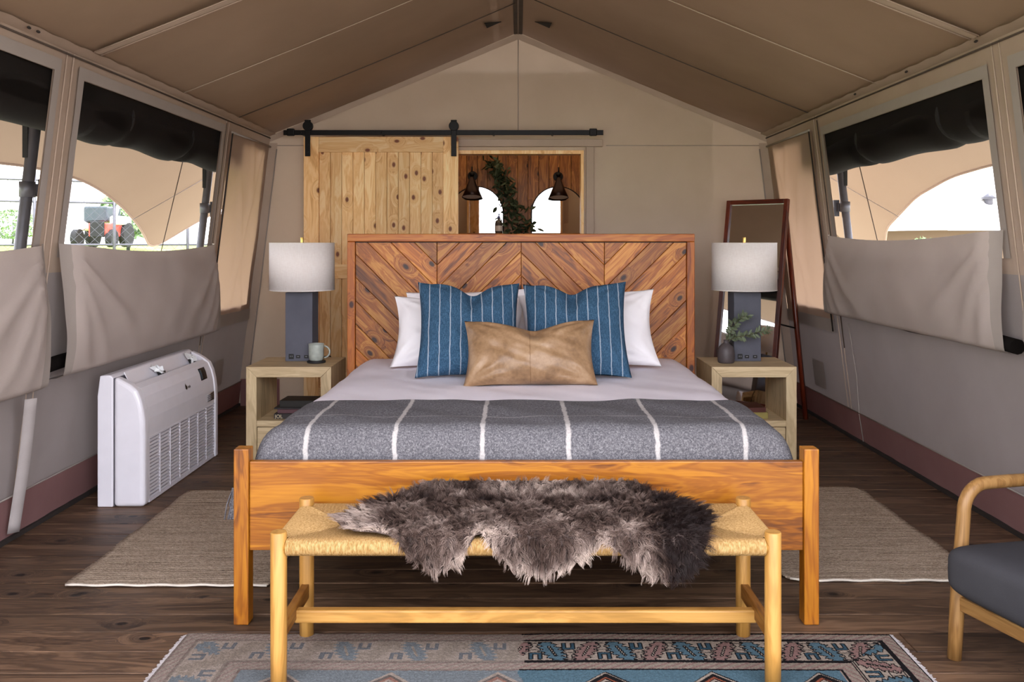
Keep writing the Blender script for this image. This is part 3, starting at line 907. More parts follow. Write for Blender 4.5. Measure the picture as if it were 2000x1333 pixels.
def sconce(px, py_plate, tip, label, dx):
    p = at(px, py_plate, BY - .05)
    t = thing('cone_sconce', label, 'sconce', (p.x, BY - .03, p.z), 0, 'bathroom sconces')
    m = MB(); m.tube([(p.x, BY - .026, p.z), (p.x, BY - .05, p.z)], .05, 24); m.build('wall_plate', M['black'], t, bevel=.004)
    m = MB(); m.tube([(p.x, BY - .05, p.z), (p.x, BY - .16, p.z + .015)], .012, 10); m.ball((p.x, BY - .17, p.z + .01), .026, 12, 8); m.tube([(p.x, BY - .17, p.z + .02), (p.x, BY - .17, p.z + .085)], .007, 8); m.build('arm', M['black'], t)
    top = Vector((p.x + dx * .2, BY - .17, p.z - .015)); bot = Vector((p.x + dx, BY - .215, p.z - .225))
    m = MB(); q = [top.lerp(bot, k) for k in (0, .05, .2, .6, 1.0)]
    m.tube(q, [.010, .018, .030, .062, .098], 28, cap=False); m.build('shade', M['bronze'], t, solid=.002)
    m = MB(); q = [top.lerp(bot, k) for k in (.45, .97)]; m.tube(q, [.040, .092], 28, cap=True); m.build('shade_lining', M['cream'], t)
    return t
sconce(923, 344, 0, 'dark cone wall sconce above the left arched mirror', .0)
sconce(1090, 345, 0, 'dark cone wall sconce above the right arched mirror', .0)
M['leaf_dark'] = plain('dark_leaf', '#33402a', 0.6); M['leaf_bush'] = plain('olive_leaf', '#5f6a52', 0.55, var=.3, nscale=40)
M['stem'] = plain('leaf_stem', '#5c5a3c', 0.7)
def leaf_mesh(L, W):
    v = [(0, 0, 0), (-W * .32, L * .2, .0), (0, L * .22, -W * .12), (W * .32, L * .2, 0), (-W * .5, L * .5, .0), (0, L * .52, -W * .18), (W * .5, L * .5, 0), (-W * .3, L * .8, -.002), (0, L * .8, -W * .12), (W * .3, L * .8, -.002), (0, L, -.006)]
    f = [(0, 2, 1), (0, 3, 2), (1, 2, 5, 4), (2, 3, 6, 5), (4, 5, 8, 7), (5, 6, 9, 8), (7, 8, 10), (8, 9, 10)]
    return v, f
gp = [at(px, py, BY - .07) for px, py in ((960, 318), (972, 338), (988, 362), (996, 390), (1006, 418), (1014, 446), (1020, 475), (1022, 500))]
t = thing('leafy_garland', 'dark leafy garland trailing down between the arched mirrors', 'garland', gp[-1])
m = MB(); m.tube(gp, .006, 6); m.build('vine', M['stem'], t)
m = MB(); rg = random.Random(5); lv, lf = leaf_mesh(.085, .036)
for i in range(330):
    u = rg.random() * (len(gp) - 1); k = min(int(u), len(gp) - 2)
    c = gp[k].lerp(gp[k + 1], u - k); sp = .042 + .035 * sstep(2, 6, u)
    c = c + Vector((rg.gauss(0, sp), rg.uniform(-.10, .015), rg.gauss(0, .05)))
    Rm = Matrix.Rotation(rg.uniform(0, 6.28), 4, 'Y') @ Matrix.Rotation(rg.uniform(-1, 1), 4, 'X') @ Matrix.Rotation(rg.uniform(0, 6.28), 4, 'Z')
    m.add([c + Rm @ Vector(p) for p in lv], lf)
o = m.build('leaves', M['leaf_dark'], t); o['kind'] = 'stuff'
# narrow ledge and soap bottle
m = MB(); m.box(-.9, .9, BY - .14, BY - .012, 1.405, 1.43)
o = m.build('wall_ledge', M['bathX'], bevel=.003); recenter(o, (0, BY - .012, 1.405)); tag(o, 'narrow wooden ledge under the bathroom mirrors', 'shelf')
p = at(974, 452, BY - .09)
t = thing('soap_bottle', 'small pump soap bottle on the bathroom ledge by the left mirror', 'bottle', (p.x, BY - .09, 1.43))
M['glass_dark'] = plain('bottle_glass', '#4a4540', 0.15, spec=.6); M['label_pale'] = plain('pale_label', '#cfc6bb', .7); M['blue_pump'] = plain('blue_pump', '#5b66a0', .5)
m = MB(); m.lathe([(.001, 0), (.036, 0), (.038, .01), (.038, .10), (.03, .125), (.012, .135), (.012, .15), (.001, .15)], (p.x, BY - .09, 1.43), 20); m.build('body', M['glass_dark'], t)
m = MB(); m.lathe([(.0388, .02), (.0388, .075)], (p.x, BY - .09, 1.43), 20); m.build('label', M['label_pale'], t)
m = MB(); m.lathe([(.014, .15), (.014, .168), (.005, .172), (.005, .20), (.001, .20)], (p.x, BY - .09, 1.43), 14); m.tube([(p.x, BY - .09, 1.625), (p.x + .006, BY - .135, 1.622)], .005, 8); m.build('pump', M['blue_pump'], t)

# ================================================================== BED
BC = 0.022
bed = thing('bed', 'king size wooden bed with chevron plank headboard and amber footboard', 'bed', (BC, 4.25, 0))
HL, HR, HT, HY = -1.0085, 1.042, 1.389, 5.29
fw = .046
m = MB(); m.box(-(HR - HL) / 2, (HR - HL) / 2, -.0, .075, -fw, 0); m.build('headboard_rail', M['redbedX'], bed, bevel=.004, loc=((HL + HR) / 2, HY, HT))
for x0, x1 in ((HL, HL + fw), (HR - fw, HR)):
    m = MB(); m.box(-fw / 2, fw / 2, 0, .075, 0, HT - fw); m.build('headboard_post', M['redbedZ'], bed, bevel=.004, loc=((x0 + x1) / 2, HY, 0))
m = MB(); m.box(HL + fw, HR - fw, HY + .040, HY + .06, .28, HT - fw); m.build('headboard_backing', M['redbedX'], bed)
m = MB(); m.box(HL + fw, HR - fw, HY + .004, HY + .06, .22, .29); m.build('headboard_lower_rail', M['redbedX'], bed, bevel=.003)
def clip_poly(poly, a, b, c):
    out = []
    for i in range(len(poly)):
        p, q = poly[i], poly[(i + 1) % len(poly)]
        dp = a * p[0] + b * p[1] - c; dq = a * q[0] + b * q[1] - c
        if dp <= 0: out.append(p)
        if dp * dq < 0:
            t_ = dp / (dp - dq); out.append((p[0] + t_ * (q[0] - p[0]), p[1] + t_ * (q[1] - p[1])))
    return out
PX = [HL + fw, -.480, .018, .510, HR - fw]
PZ0, PZ1 = .29, HT - fw
for i in range(4):
    sgn = -1 if i % 2 == 0 else 1                       # falling to the right, then rising
    d = (math.sqrt(.5), sgn * math.sqrt(.5)); nv = (-d[1], d[0])
    wid = .098; x0, x1 = PX[i] + .0012, PX[i + 1] - .0012
    corners = [(x0, PZ0), (x1, PZ0), (x1, PZ1), (x0, PZ1)]
    offs = [nv[0] * p[0] + nv[1] * p[1] for p in corners]
    anchor = nv[0] * PX[(i // 2) * 2 + 1] + nv[1] * PZ1
    k0 = math.floor((min(offs) - anchor) / wid) - 1; k1 = math.ceil((max(offs) - anchor) / wid) + 1
    for k in range(k0, k1):
        lo, hi = anchor + k * wid + .0008, anchor + (k + 1) * wid - .0008
        poly = clip_poly(corners, nv[0], nv[1], hi)
        if len(poly) >= 3: poly = clip_poly(poly, -nv[0], -nv[1], -lo)
        if len(poly) < 3: continue
        cx = sum(p[0] for p in poly) / len(poly); cz = sum(p[1] for p in poly) / len(poly)
        ar = sum(poly[j][0] * poly[(j + 1) % len(poly)][1] - poly[(j + 1) % len(poly)][0] * poly[j][1] for j in range(len(poly))) / 2
        if abs(ar) < 1e-4: continue
        loc2 = [((p[0] - cx) * d[0] + (p[1] - cz) * d[1], (p[0] - cx) * nv[0] + (p[1] - cz) * nv[1]) for p in poly]
        mb = MB(); mb.prism(loc2, 0, .022, 'Y')
        mb.build('chevron_plank', M['stainX'], bed, bevel=.0022, seg=1, loc=(cx, HY + .016 + .002 * RNG.random(), cz), rot=(0, -math.atan2(d[1], d[0]), 0))
# dark inner bead of the headboard
m = MB(); m.box(HL + fw, HR - fw, HY + .012, HY + .03, HT - fw - .006, HT - fw); m.build('bead', M['rubber'], bed)
# foot end
FY = 3.14
FL, FR = -.9965, 1.0540
for x0, x1 in ((FL, FL + .052), (FR - .052, FR)):
    m = MB(); m.box(-.026, .026, 0, .06, 0, .616); m.build('foot_post', M['amberZ'], bed, bevel=.003, loc=((x0 + x1) / 2, FY, 0))
m = MB(); m.box(-(FR - FL) / 2 + .052, (FR - FL) / 2 - .052, 0, .03, 0, .312); m.build('footboard', M['amberX'], bed, bevel=.003, loc=((FL + FR) / 2, FY + .012, .258))
for x in (FL + .012, FR - .040):
    m = MB(); m.box(0, .028, 0, HY - FY - .06, 0, .18); m.build('side_rail', M['amberY'], bed, bevel=.003, loc=(x, FY + .06, .28))
m = MB()
for i in range(9): m.box(FL + .04, FR - .04, FY + .2 + i * .22, FY + .29 + i * .22, .33, .35)
m.build('slats', M['oakX'], bed)

M['sheet'] = cloth('white_cotton', '#ece7ef', '#e5dfe9', 800, 4.0, wrinkle=0.10)
M['mattress'] = cloth('mattress_cloth', '#d8d4d4', None, 600, 4.0)
m = MB(); m.box(BC - .945, BC + .945, 3.265, 5.24, .355, .62)
o = m.build('mattress', M['mattress'], bevel=.05, seg=4); recenter(o, (BC, 4.25, .355)); tag(o, 'thick mattress on the wooden bed, under the white duvet', 'mattress')

def drape_profile(s, flat, r, hw):
    """arc length s from the middle -> (sideways, drop)"""
    a = abs(s); sg = 1 if s >= 0 else -1
    if a <= flat: return sg * a, 0.0
    t = a - flat
    q = r * PI / 2
    if t <= q:
        th = t / r
        return sg * (flat + r * math.sin(th)), r * (1 - math.cos(th))
    return sg * (flat + r + (hw - flat - r) * min(1, (t - q) / .14)), r + (t - q)
def bed_cover(name, mat, ztop, yb, yf, flat, r, hw, drop, front_drop, lift, seed, mif=None, nu=110, nv=70, fold=0.004):
    smax = flat + r * PI / 2 + drop
    flat_y = 3.32; ry = .085
    L = (yb - flat_y) + ry * PI / 2 + front_drop
    mb = MB()
    def fn(u, v):
        s = -smax + 2 * smax * u
        x, dz = drape_profile(s, flat, r, hw)
        l = v * L
        if l <= yb - flat_y: y, dy = yb - l, 0.0
        else:
            t_ = l - (yb - flat_y); q = ry * PI / 2
            if t_ <= q: y = flat_y - ry * math.sin(t_ / ry); dy = ry * (1 - math.cos(t_ / ry))
            else: y = flat_y - ry; dy = ry + (t_ - q)
        z = ztop - dz - dy * (1 if abs(s) < flat + r * 1.3 else max(0.0, 1 - (abs(s) - flat - r * 1.3) / .1))
        if dz > r * .6 and y < 3.245: y = max(y, 3.245)
        z += lift + fold * vnoise(x * 4, y * 5, seed) + .5 * fold * vnoise(x * 9, y * 8, seed + 2)
        ex = .012 * math.sin(y * 16 + seed) * max(0, dz - r) / .2 if dz > r else 0
        return (BC + x + (ex if s > 0 else -ex), y, z)
    mb.grid(nu, nv, fn, mif=mif)
    return mb.build(name, mat)
o = bed_cover('duvet', M['sheet'], .66, 5.24, 3.2, .850, .115, 1.036, .10, -.06, .0, 1, fold=.006)
recenter(o, (BC, 4.2, .5)); tag(o, 'white duvet spread over the bed, showing between pillows and grey blanket', 'duvet')

def wool():
    m = Mat('grey_wool', .95, .05)
    v = m.objco((1, 1, 1), False)
    n1 = m.noise(v, 150, 4, .7); n2 = m.noise(v, 420, 2)
    f = m.math('ADD', m.math('MULTIPLY', n1, .65), m.math('MULTIPLY', n2, .35))
    c = m.ramp(f, [(.36, lin('#434247')), (.50, lin('#605e62')), (.64, lin('#878588'))])
    sp = m.n('ShaderNodeSeparateXYZ', {0: v})
    def line(coord, centre, w):
        d = m.math('ABSOLUTE', m.math('SUBTRACT', coord, centre))
        return m.n('ShaderNodeMapRange', {'Value': d, 'From Min': w, 'From Max': w * .55}).outputs[0]
    wob = m.math('MULTIPLY_ADD', m.noise(v, 30, 2), .012, -.006)
    xx = m.math('ADD', sp.outputs[0], wob)
    k = 0.0
    for xc in (-.767, -.446, -.130, .183, .504, .822):
        l = line(xx, xc - BC, .0105)
        k = l if k == 0.0 else m.math('MAXIMUM', k, l)
    k = m.math('MULTIPLY', k, m.math('MULTIPLY_ADD', n1, .8, .35))
    hl = m.math('MULTIPLY', line(sp.outputs[1], -.073, .006), .28)
    hl2 = m.math('MULTIPLY', line(sp.outputs[1], -.325, .006), .16)
    c = m.mix(m.math('MAXIMUM', k, m.math('MAXIMUM', hl, hl2)), c, lin('#bdb7b4'))
    m.color(c); m.bump(f, .5, .002)
    return m.m
M['wool'] = wool()
blanket = thing('throw_blanket', 'grey wool throw with thin white stripes folded over the foot of the bed', 'blanket', (BC, 3.52, .36))
o = bed_cover('cloth', M['wool'], .66, 3.80, 3.2, .862, .118, 1.046, .15, .035, .012, 4, nu=120, nv=60, fold=.005)
recenter(o, (BC, 3.52, .36)); o.parent = blanket; o.location = (0, 0, 0)
m = MB(); rg = random.Random(3)
for s in (-1, 1):
    for i in range(44):
        y = 3.29 + .53 * i / 43; x = BC + s * 1.046; z0 = .40 + rg.uniform(-.01, .01)
        m.tube([(x, y, z0), (x + s * rg.uniform(0, .02), y + rg.uniform(-.01, .01), z0 - .06), (x + s * rg.uniform(-.01, .03), y + rg.uniform(-.02, .02), z0 - .12)], .0028, 4, cap=False)
    # corner tassels swinging out beside the foot post
    for i in range(16):
        if s > 0: continue
        x = BC + s * (1.040 + .002 * i)
        m.tube([(x, 3.29, .44), (x + s * rg.uniform(0, .02), 3.28, .38), (x + s * rg.uniform(-.01, .03), 3.27, .33)], .0026, 4, cap=False)
o = m.build('fringe', M['wool'], blanket); o['kind'] = 'stuff'

# ---- pillows
def pillow(name, w, h, t, mat, loc, lean, yaw, label, cat, group=None, chop=0.0, ear=.06, roll=0.0, seed=0, wr=.006, belly=1.0, chop_w=.30, chop_x=0.0, mif=None, flop=0.0):
    N = 40
    def shape(u, v, side):
        # concave edges with pointed corners
        x = w / 2 * u * (1 - ear * (1 - v ** 2) * abs(u) ** 3)
        y = h / 2 * v * (1 - ear * (1 - u ** 2) * abs(v) ** 3)
        th = t / 2 * (max(0, 1 - abs(u) ** 2.6) * max(0, 1 - abs(v) ** 2.6)) ** .55
        if v < 0: th *= 1 + .20 * belly * (-v) * (1 - v * v)
        c = chop * math.exp(-((u - chop_x) / chop_w) ** 2) * sstep(-.4, 1, v)
        y -= c
        if chop and side > 0:
            th -= .35 * t * math.exp(-((u - chop_x) / .13) ** 2) * sstep(.15, .95, v) * (1 - abs(v) ** 6)
        th += wr * vnoise(u * 5, v * 5, seed) * (1 - u ** 4) * (1 - v ** 4)
        for k in range(4):                                # small creases running in from the corners
            cu, cv = (-1, 1, 1, -1)[k], (-1, -1, 1, 1)[k]
            r = math.hypot(u - cu, v - cv); a = math.atan2(v - cv, u - cu)
            th += wr * 1.2 * math.sin(a * 14 + seed + k) * math.exp(-((r - .45) / .25) ** 2)
        yy = y + h / 2
        back = flop * max(0.0, yy / h - .55) ** 2
        return (x, yy, side * max(th, .0) - back)
    mb = MB()
    mb.grid(N, N, lambda a, b: shape(2 * a - 1, 2 * b - 1, 1), mif=mif)
    mb.grid(N, N, lambda a, b: shape(1 - 2 * a, 2 * b - 1, -1), mif=mif)
    o = mb.build(name, mat, loc=loc, rot=(PI / 2 - lean, roll, yaw))
    import bmesh as bm_
    bm = bm_.new(); bm.from_mesh(o.data); bm_.ops.remove_doubles(bm, verts=bm.verts, dist=1e-4); bm.to_mesh(o.data); bm.free()
    tag(o, label, cat, group)
    return o
M['pillow_white'] = cloth('pillow_white', '#f2eff2', '#ebe7eb', 800, 4.0, wrinkle=0.08)
def blue_stripe():
    m = Mat('blue_stripe', .9, .1)
    v = m.objco((1, 1, 1), False)
    oi = m.n('ShaderNodeObjectInfo')
    v2 = m.n('ShaderNodeVectorMath', {0: v, 1: (90, 900, 900)}, operation='MULTIPLY').outputs[0]
    v3 = m.n('ShaderNodeVectorMath', {0: v, 1: (900, 60, 90)}, operation='MULTIPLY').outputs[0]
    f = m.math('ADD', m.math('MULTIPLY', m.noise(v2, 1, 2), .5), m.math('MULTIPLY', m.noise(v3, 1, 2), .5))
    c = m.ramp(f, [(.38, lin('#213a51')), (.5, lin('#304b63')), (.64, lin('#4e6f8b'))])
    sp = m.n('ShaderNodeSeparateXYZ', {0: v})
    x = m.math('ADD', sp.outputs[0], m.math('MULTIPLY_ADD', m.noise(v, 12, 2), .010, -.005))
    fr = m.math('ABSOLUTE', m.math('SUBTRACT', m.math('FRACT', m.math('MULTIPLY_ADD', x, 1 / .0535, .3)), .5))
    l = m.n('ShaderNodeMapRange', {'Value': fr, 'From Min': .058, 'From Max': .03}).outputs[0]
    l = m.math('MULTIPLY', l, m.math('MULTIPLY_ADD', f, .9, .25))
    m.color(m.mix(l, c, lin('#aab4be'))); m.bump(f, .5, .001)
    return m.m
M['blue'] = blue_stripe()
def leather():
    m = Mat('tan_leather', .42, .4)
    v = m.objco((1, 1, 1), False)
    n1 = m.noise(v, 7, 5, .6, .4); n2 = m.noise(v, 60, 4)
    f = m.math('ADD', m.math('MULTIPLY', n1, .75), m.math('MULTIPLY', n2, .25))
    c = m.ramp(f, [(.34, lin('#6d533c')), (.5, lin('#8a6c4f')), (.66, lin('#9f8265'))])
    sp = m.n('ShaderNodeSeparateXYZ', {0: v})
    seam = m.n('ShaderNodeMapRange', {'Value': m.math('ABSOLUTE', sp.outputs[0]), 'From Min': .0035, 'From Max': .001}).outputs[0]
    m.color(m.mix(m.math('MULTIPLY', seam, .55), c, lin('#6d4e30')))
    m.bump(m.math('SUBTRACT', m.noise(v, 180, 3), m.math('MULTIPLY', seam, 2.0)), .25, .0015)
    return m.m
M['leather'] = leather()
ZB_ = .668
pillow('pillow', .74, .41, .15, M['pillow_white'], (-.262, 5.08, ZB_), math.radians(16), .03, 'rear white pillow of the left pair, leaning on the headboard', 'pillow', 'white pillows', seed=1, roll=-.03)
pillow('pillow', .74, .375, .15, M['pillow_white'], (.36, 5.08, ZB_), math.radians(16), -.03, 'rear white pillow on the right, mostly hidden behind the others', 'pillow', 'white pillows', seed=2)
pillow('pillow', .73, .41, .20, M['pillow_white'], (-.325, 4.83, ZB_ - .01), math.radians(24), .05, 'front white pillow of the left pair, behind the left blue cushion', 'pillow', 'white pillows', seed=3, roll=.03, ear=.10)
pillow('pillow', .76, .445, .20, M['pillow_white'], (.385, 4.80, ZB_ - .01), math.radians(24), -.04, 'front white pillow on the right with its corner pointing up', 'pillow', 'white pillows', seed=4, roll=-.05, ear=.11)
pillow('striped_cushion', .535, .535, .20, M['blue'], (-.245, 4.46, ZB_ - .005), math.radians(30), .08, 'left blue cushion with thin white stripes', 'cushion', 'blue striped cushions', chop=.055, ear=.09, seed=6, roll=.015, chop_x=.08)
pillow('striped_cushion', .540, .535, .20, M['blue'], (.292, 4.44, ZB_ - .005), math.radians(30), -.06, 'right blue cushion with thin white stripes', 'cushion', 'blue striped cushions', chop=.045, ear=.09, seed=7, roll=-.03, chop_x=-.05)
lum = pillow('lumbar_cushion', .635, .335, .19, M['leather'], (.058, 4.23, ZB_ - .006), math.radians(28), .0, 'tan leather lumbar cushion in front of the blue cushions', 'cushion', None, chop=.045, ear=.07, seed=9, roll=-.012, chop_w=.4, chop_x=.06)
# ================================================================== NIGHTSTANDS
def nightstand(x0, label):
    W, D, H, T = .502, .45, .604, .062
    t = thing('nightstand', label, 'nightstand', (x0 + W / 2, 5.29 + D / 2, 0), 0, 'limed oak nightstands')
    y0, y1 = -D / 2, D / 2; a, b = -W / 2, W / 2
    k = dict(parent=t, world=False)
    m = MB(); m.prism([(a, H), (b, H), (b - T, H - T), (a + T, H - T)], y0, y1, 'Y'); m.build('top', M['greigeX'], bevel=.002, **k)
    m = MB(); m.prism([(a, 0), (a + T, 0), (a + T, H - T - .0008), (a, H - .0008)], y0, y1, 'Y'); m.build('side', M['greigeZ'], bevel=.002, **k)
    m = MB(); m.prism([(b - T, 0), (b, 0), (b, H - .0008), (b - T, H - T - .0008)], y0, y1, 'Y'); m.build('side', M['greigeZ'], bevel=.002, **k)
    m = MB(); m.box(a + T, b - T, y0 + .002, y1, .250, .286); m.build('shelf', M['greigeX'], bevel=.002, **k)
    m = MB(); m.box(a + T + .003, b - T - .003, y0 + .004, y1 - .03, .045, .246); dr = m.build('drawer', M['greigeX'], bevel=.003, **k)
    m = MB(); m.box(a + T, b - T, y0 + .004, y1, .0, .042); m.build('plinth', M['greigeX'], bevel=.002, **k)
    return t
ns_l = nightstand(-1.605, 'light oak nightstand left of the bed under the lamp and grey mug')
ns_r = nightstand(1.141, 'light oak nightstand right of the bed under the lamp and dark vase')
TOP = .604
# ---- lamps
M['slate'] = cloth('slate_linen', '#60616b', '#54555f', 500, 5.0, bump=.2)
M['brass'] = plain('brass', '#c9a75e', .3, 1.0)
def shade_mat():
    m = Mat('linen_shade', .9, .1)
    v = m.objco((1, 1, 1))
    h1 = m.noise(m.n('ShaderNodeVectorMath', {0: v, 1: (40, 40, 500)}, operation='MULTIPLY').outputs[0], 1, 2)
    h2 = m.noise(m.n('ShaderNodeVectorMath', {0: v, 1: (420, 420, 30)}, operation='MULTIPLY').outputs[0], 1, 2)
    f = m.math('ADD', m.math('MULTIPLY', h1, .5), m.math('MULTIPLY', h2, .5))
    c = m.ramp(f, [(.35, lin('#efe9e6')), (.62, lin('#fdfaf8'))])
    m.color(c); m.bump(f, .2, .0008); m.translucent(lin('#f4eadf'), .30)
    return m.m
M['shade'] = shade_mat(); M['socket'] = plain('black_socket', '#0b0b0d', .4); M['socket_grey'] = plain('grey_port', '#6f6f74', .4)
def lamp(x, y, label):
    t = thing('table_lamp', label, 'lamp', (x, y, TOP), 0, 'slate table lamps')
    k = dict(parent=t, world=False)
    s = .0835
    m = MB(); m.box(-s, s, -s, s, 0, .425); m.build('base', M['slate'], bevel=.003, **k)
    m = MB(); m.tube([(0, 0, .425), (0, 0, .70)], .010, 14); m.lathe([(.001, .425), (.020, .425), (.020, .431), (.012, .436)], (0, 0, 0), 18); m.build('neck', M['brass'], **k)
    m = MB(); m.lathe([(.199, .437), (.198, .730)], (0, 0, 0), 64)
    sh = m.build('shade', M['shade'], solid=.003, **k)
    for r, z in ((.199, .4375), (.198, .7295)):
        m = MB(); m.tube([(r * math.cos(a), r * math.sin(a), z) for a in np.linspace(0, 2 * PI, 65)], .0032, 6, cap=False)
        m.build('rim', M['shade'], sh, world=False)
    m = MB()
    for a in (0, 2.09, 4.19): m.tube([(0, 0, .722), (.197 * math.cos(a), .197 * math.sin(a), .722)], .0025, 6)
    m.build('spider', M['brass'], sh, world=False)
    m = MB(); m.tube([(0, 0, .70), (0, 0, .766)], .0095, 14); m.build('finial', M['brass'], bevel=.001, **k)
    m = MB(); m.ball((0, 0, .60), .032, 14, 10); m.build('bulb', M['cream'], **k)
    m = MB(); m.box(-.062, -.031, -s - .003, -s + .002, .014, .045); o = m.build('power_outlet', M['socket'], bevel=.002, **k)
    m = MB(); m.box(-.054, -.050, -s - .0036, -s - .003, .026, .036); m.box(-.043, -.039, -s - .0036, -s - .003, .026, .036); m.build('slot', M['socket_grey'], o, world=False)
    for xx in (-.004, .046):
        m = MB(); m.box(xx - .013, xx + .013, -s - .003, -s + .002, .019, .038); o = m.build('usb_port', M['socket'], bevel=.002, **k)
        m = MB(); m.box(xx - .006, xx + .006, -s - .0036, -s - .003, .027, .032); m.build('contact', M['socket_grey'], o, world=False)
    return t
pl = at(588.5, 705, 5.60); pr = at(1455, 705, 5.60)
lamp(pl.x, 5.62, 'white drum shade lamp with slate base on the left nightstand')
lamp(pr.x, 5.62, 'white drum shade lamp with slate base on the right nightstand')
# ---- mug on coaster
M['mug'] = plain('grey_green_glaze', '#a2a9a2', .3, var=.18, nscale=30); M['coaster'] = plain('black_coaster', '#1c1c1e', .6)
mx, my = -1.232, 5.475
m = MB(); m.lathe([(.001, 0), (.054, 0), (.056, .004), (.056, .012), (.05, .014), (.001, .012)], (0, 0, 0), 32)
o = m.build('coaster', M['coaster'], loc=(mx, my, TOP)); tag(o, 'round black coaster under the grey mug', 'coaster')
t = thing('mug', 'grey green glazed mug with handle on the left nightstand', 'mug', (mx, my, TOP + .0125))
m = MB(); m.lathe([(.001, 0), (.034, 0), (.042, .008), (.0455, .03), (.0465, .09), (.0475, .104), (.0445, .104), (.043, .09), (.042, .02), (.001, .012)], (0, 0, 0), 36); m.build('body', M['mug'], t, world=False)
m = MB(); m.tube([(.044 + .038 * math.sin(a), 0, .054 - .036 * math.cos(a)) for a in np.linspace(.15, PI - .15, 14)], .0052, 10); m.build('handle', M['mug'], t, world=False)
m = MB(); m.lathe([(.001, .082), (.0438, .082)], (0, 0, 0), 24); m.build('drink', M['coaster'], t, world=False)
# ---- vase with olive sprigs
M['vase'] = plain('charcoal_clay', '#4b4446', .5, var=.3, nscale=18)
vx, vy = 1.268, 5.47
t = thing('vase', 'small charcoal bottle vase on the right nightstand', 'vase', (vx, vy, TOP))
m = MB(); m.lathe([(.001, 0), (.044, 0), (.050, .008), (.052, .04), (.050, .075), (.042, .10), (.026, .116), (.016, .122), (.0155, .138), (.018, .140), (.012, .140), (.0115, .12), (.001, .118)], (0, 0, 0), 40); m.build('body', M['vase'], t, world=False)
sp = thing('olive_sprig', 'two leafy olive sprigs standing in the charcoal vase', 'plant', (vx, vy, TOP + .12))
lv, lf = leaf_mesh(.040, .0135)
lme = bpy.data.meshes.new('leaf'); lme.from_pydata(lv, [], lf); lme.materials.append(M['leaf_bush']); lme.polygons.foreach_set('use_smooth', [True] * len(lf))
rg = random.Random(9)
def branch(pts, n, spread):
    pts = [Vector(p) for p in pts]
    m = MB(); m.tube(pts, [.0026] + [.002] * (len(pts) - 2) + [.001], 6); m.build('stem', M['stem'], sp, world=False)
    for i in range(n):
        u = .22 + .78 * (i + .5) / n; q = u * (len(pts) - 1); k = min(int(q), len(pts) - 2)
        c = pts[k].lerp(pts[k + 1], q - k); d = (pts[k + 1] - pts[k]).normalized()
        side = Vector((rg.gauss(0, 1), rg.gauss(0, .7), rg.gauss(0, 1))); side = (side - d * side.dot(d)).normalized()
        ld = (d * rg.uniform(.2, .9) + side * spread).normalized()
        if i == n - 1: ld = d
        z = ld.cross(Vector((rg.gauss(0, .5), -1, rg.gauss(0, .5)))).normalized()
        xx = ld.cross(z).normalized()
        o = bpy.data.objects.new('leaf', lme); COL.objects.link(o); o.parent = sp
        mt = Matrix((z, ld, xx)).transposed().to_4x4(); s = rg.uniform(.75, 1.15)
        o.matrix_local = Matrix.Translation(c) @ mt @ Matrix.Scale(s, 4)
branch([(0, 0, -.02), (.012, -.005, .03), (.035, -.01, .085), (.062, -.02, .135), (.100, -.03, .165), (.122, -.03, .168)], 46, .9)
branch([(0, 0, -.02), (.02, -.01, .02), (.06, -.03, .04), (.12, -.045, .052), (.19, -.05, .075), (.245, -.05, .082)], 54, .8)
branch([(0, 0, -.02), (.010, 0, .03), (.022, 0, .085), (.040, -.01, .130)], 20, .9)
# ---- books on the open shelves
def book(x, y, z, w, d, h, cover, rot, label, group, page=None, bow=0.0):
    t = thing('book', label, 'book', (x, y, z), rot, group)
    k = dict(parent=t, world=False)
    m = MB(); m.box(-w / 2, w / 2, -d / 2, d / 2, 0, .004); m.build('cover_board', cover, bevel=.001, **k)
    m = MB(); m.box(-w / 2, w / 2, -d / 2, d / 2, h - .004, h); m.build('cover_board', cover, bevel=.001, **k)
    m = MB(); m.box(-w / 2, w / 2, -d / 2, -d / 2 + .004, .004, h - .004); sp_ = m.build('spine', cover, bevel=.001, **k)
    m = MB(); m.box(-w / 2 + .004, w / 2 - .004, -d / 2 + .004, d / 2 - .004, .004, h - .004); m.build('pages', page or M['pages'], **k)
    return t
M['pages'] = plain('old_pages', '#a98f5e', .9); M['pages_pale'] = plain('pale_pages', '#c8bb9d', .9)
M['cov_dark'] = plain('dark_cover', '#1d1a16', .6); M['cov_plum'] = plain('plum_cover', '#5a3a40', .6); M['cov_char'] = plain('charcoal_cover', '#2c2728', .6)
M['cov_red'] = plain('red_brown_cover', '#4d221a', .5); M['cov_olive'] = plain('olive_cover', '#8d8046', .6); M['cov_tan'] = plain('tan_cover', '#7d6234', .6)
lx, ly = -1.315, 5.42
b1 = book(lx - .01, ly + .02, .2865, .26, .19, .030, M['cov_char'], .0, 'charcoal book at the bottom of the stack on the left nightstand shelf', 'books on the left nightstand shelf')
tx_ = bpy.data.curves.new('lettering', 'FONT'); tx_.body = 'JOL'; tx_.size = .030; tx_.extrude = .0004; tx_.align_x = 'LEFT'
tx_.materials.append(M['pages_pale'])
ft = bpy.data.objects.new('lettering_source', tx_); COL.objects.link(ft); bpy.context.view_layer.update()
fme = bpy.data.meshes.new_from_object(ft.evaluated_get(bpy.context.evaluated_depsgraph_get())); bpy.data.objects.remove(ft)
fo = bpy.data.objects.new('lettering', fme); COL.objects.link(fo); fo.parent = b1; fo.location = (-.125, -.0956, .0045); fo.rotation_euler = (PI / 2, 0, 0)
book(lx - .0, ly + .03, .317, .25, .18, .026, M['cov_plum'], .02, 'plum book second in the stack on the left nightstand shelf', 'books on the left nightstand shelf')
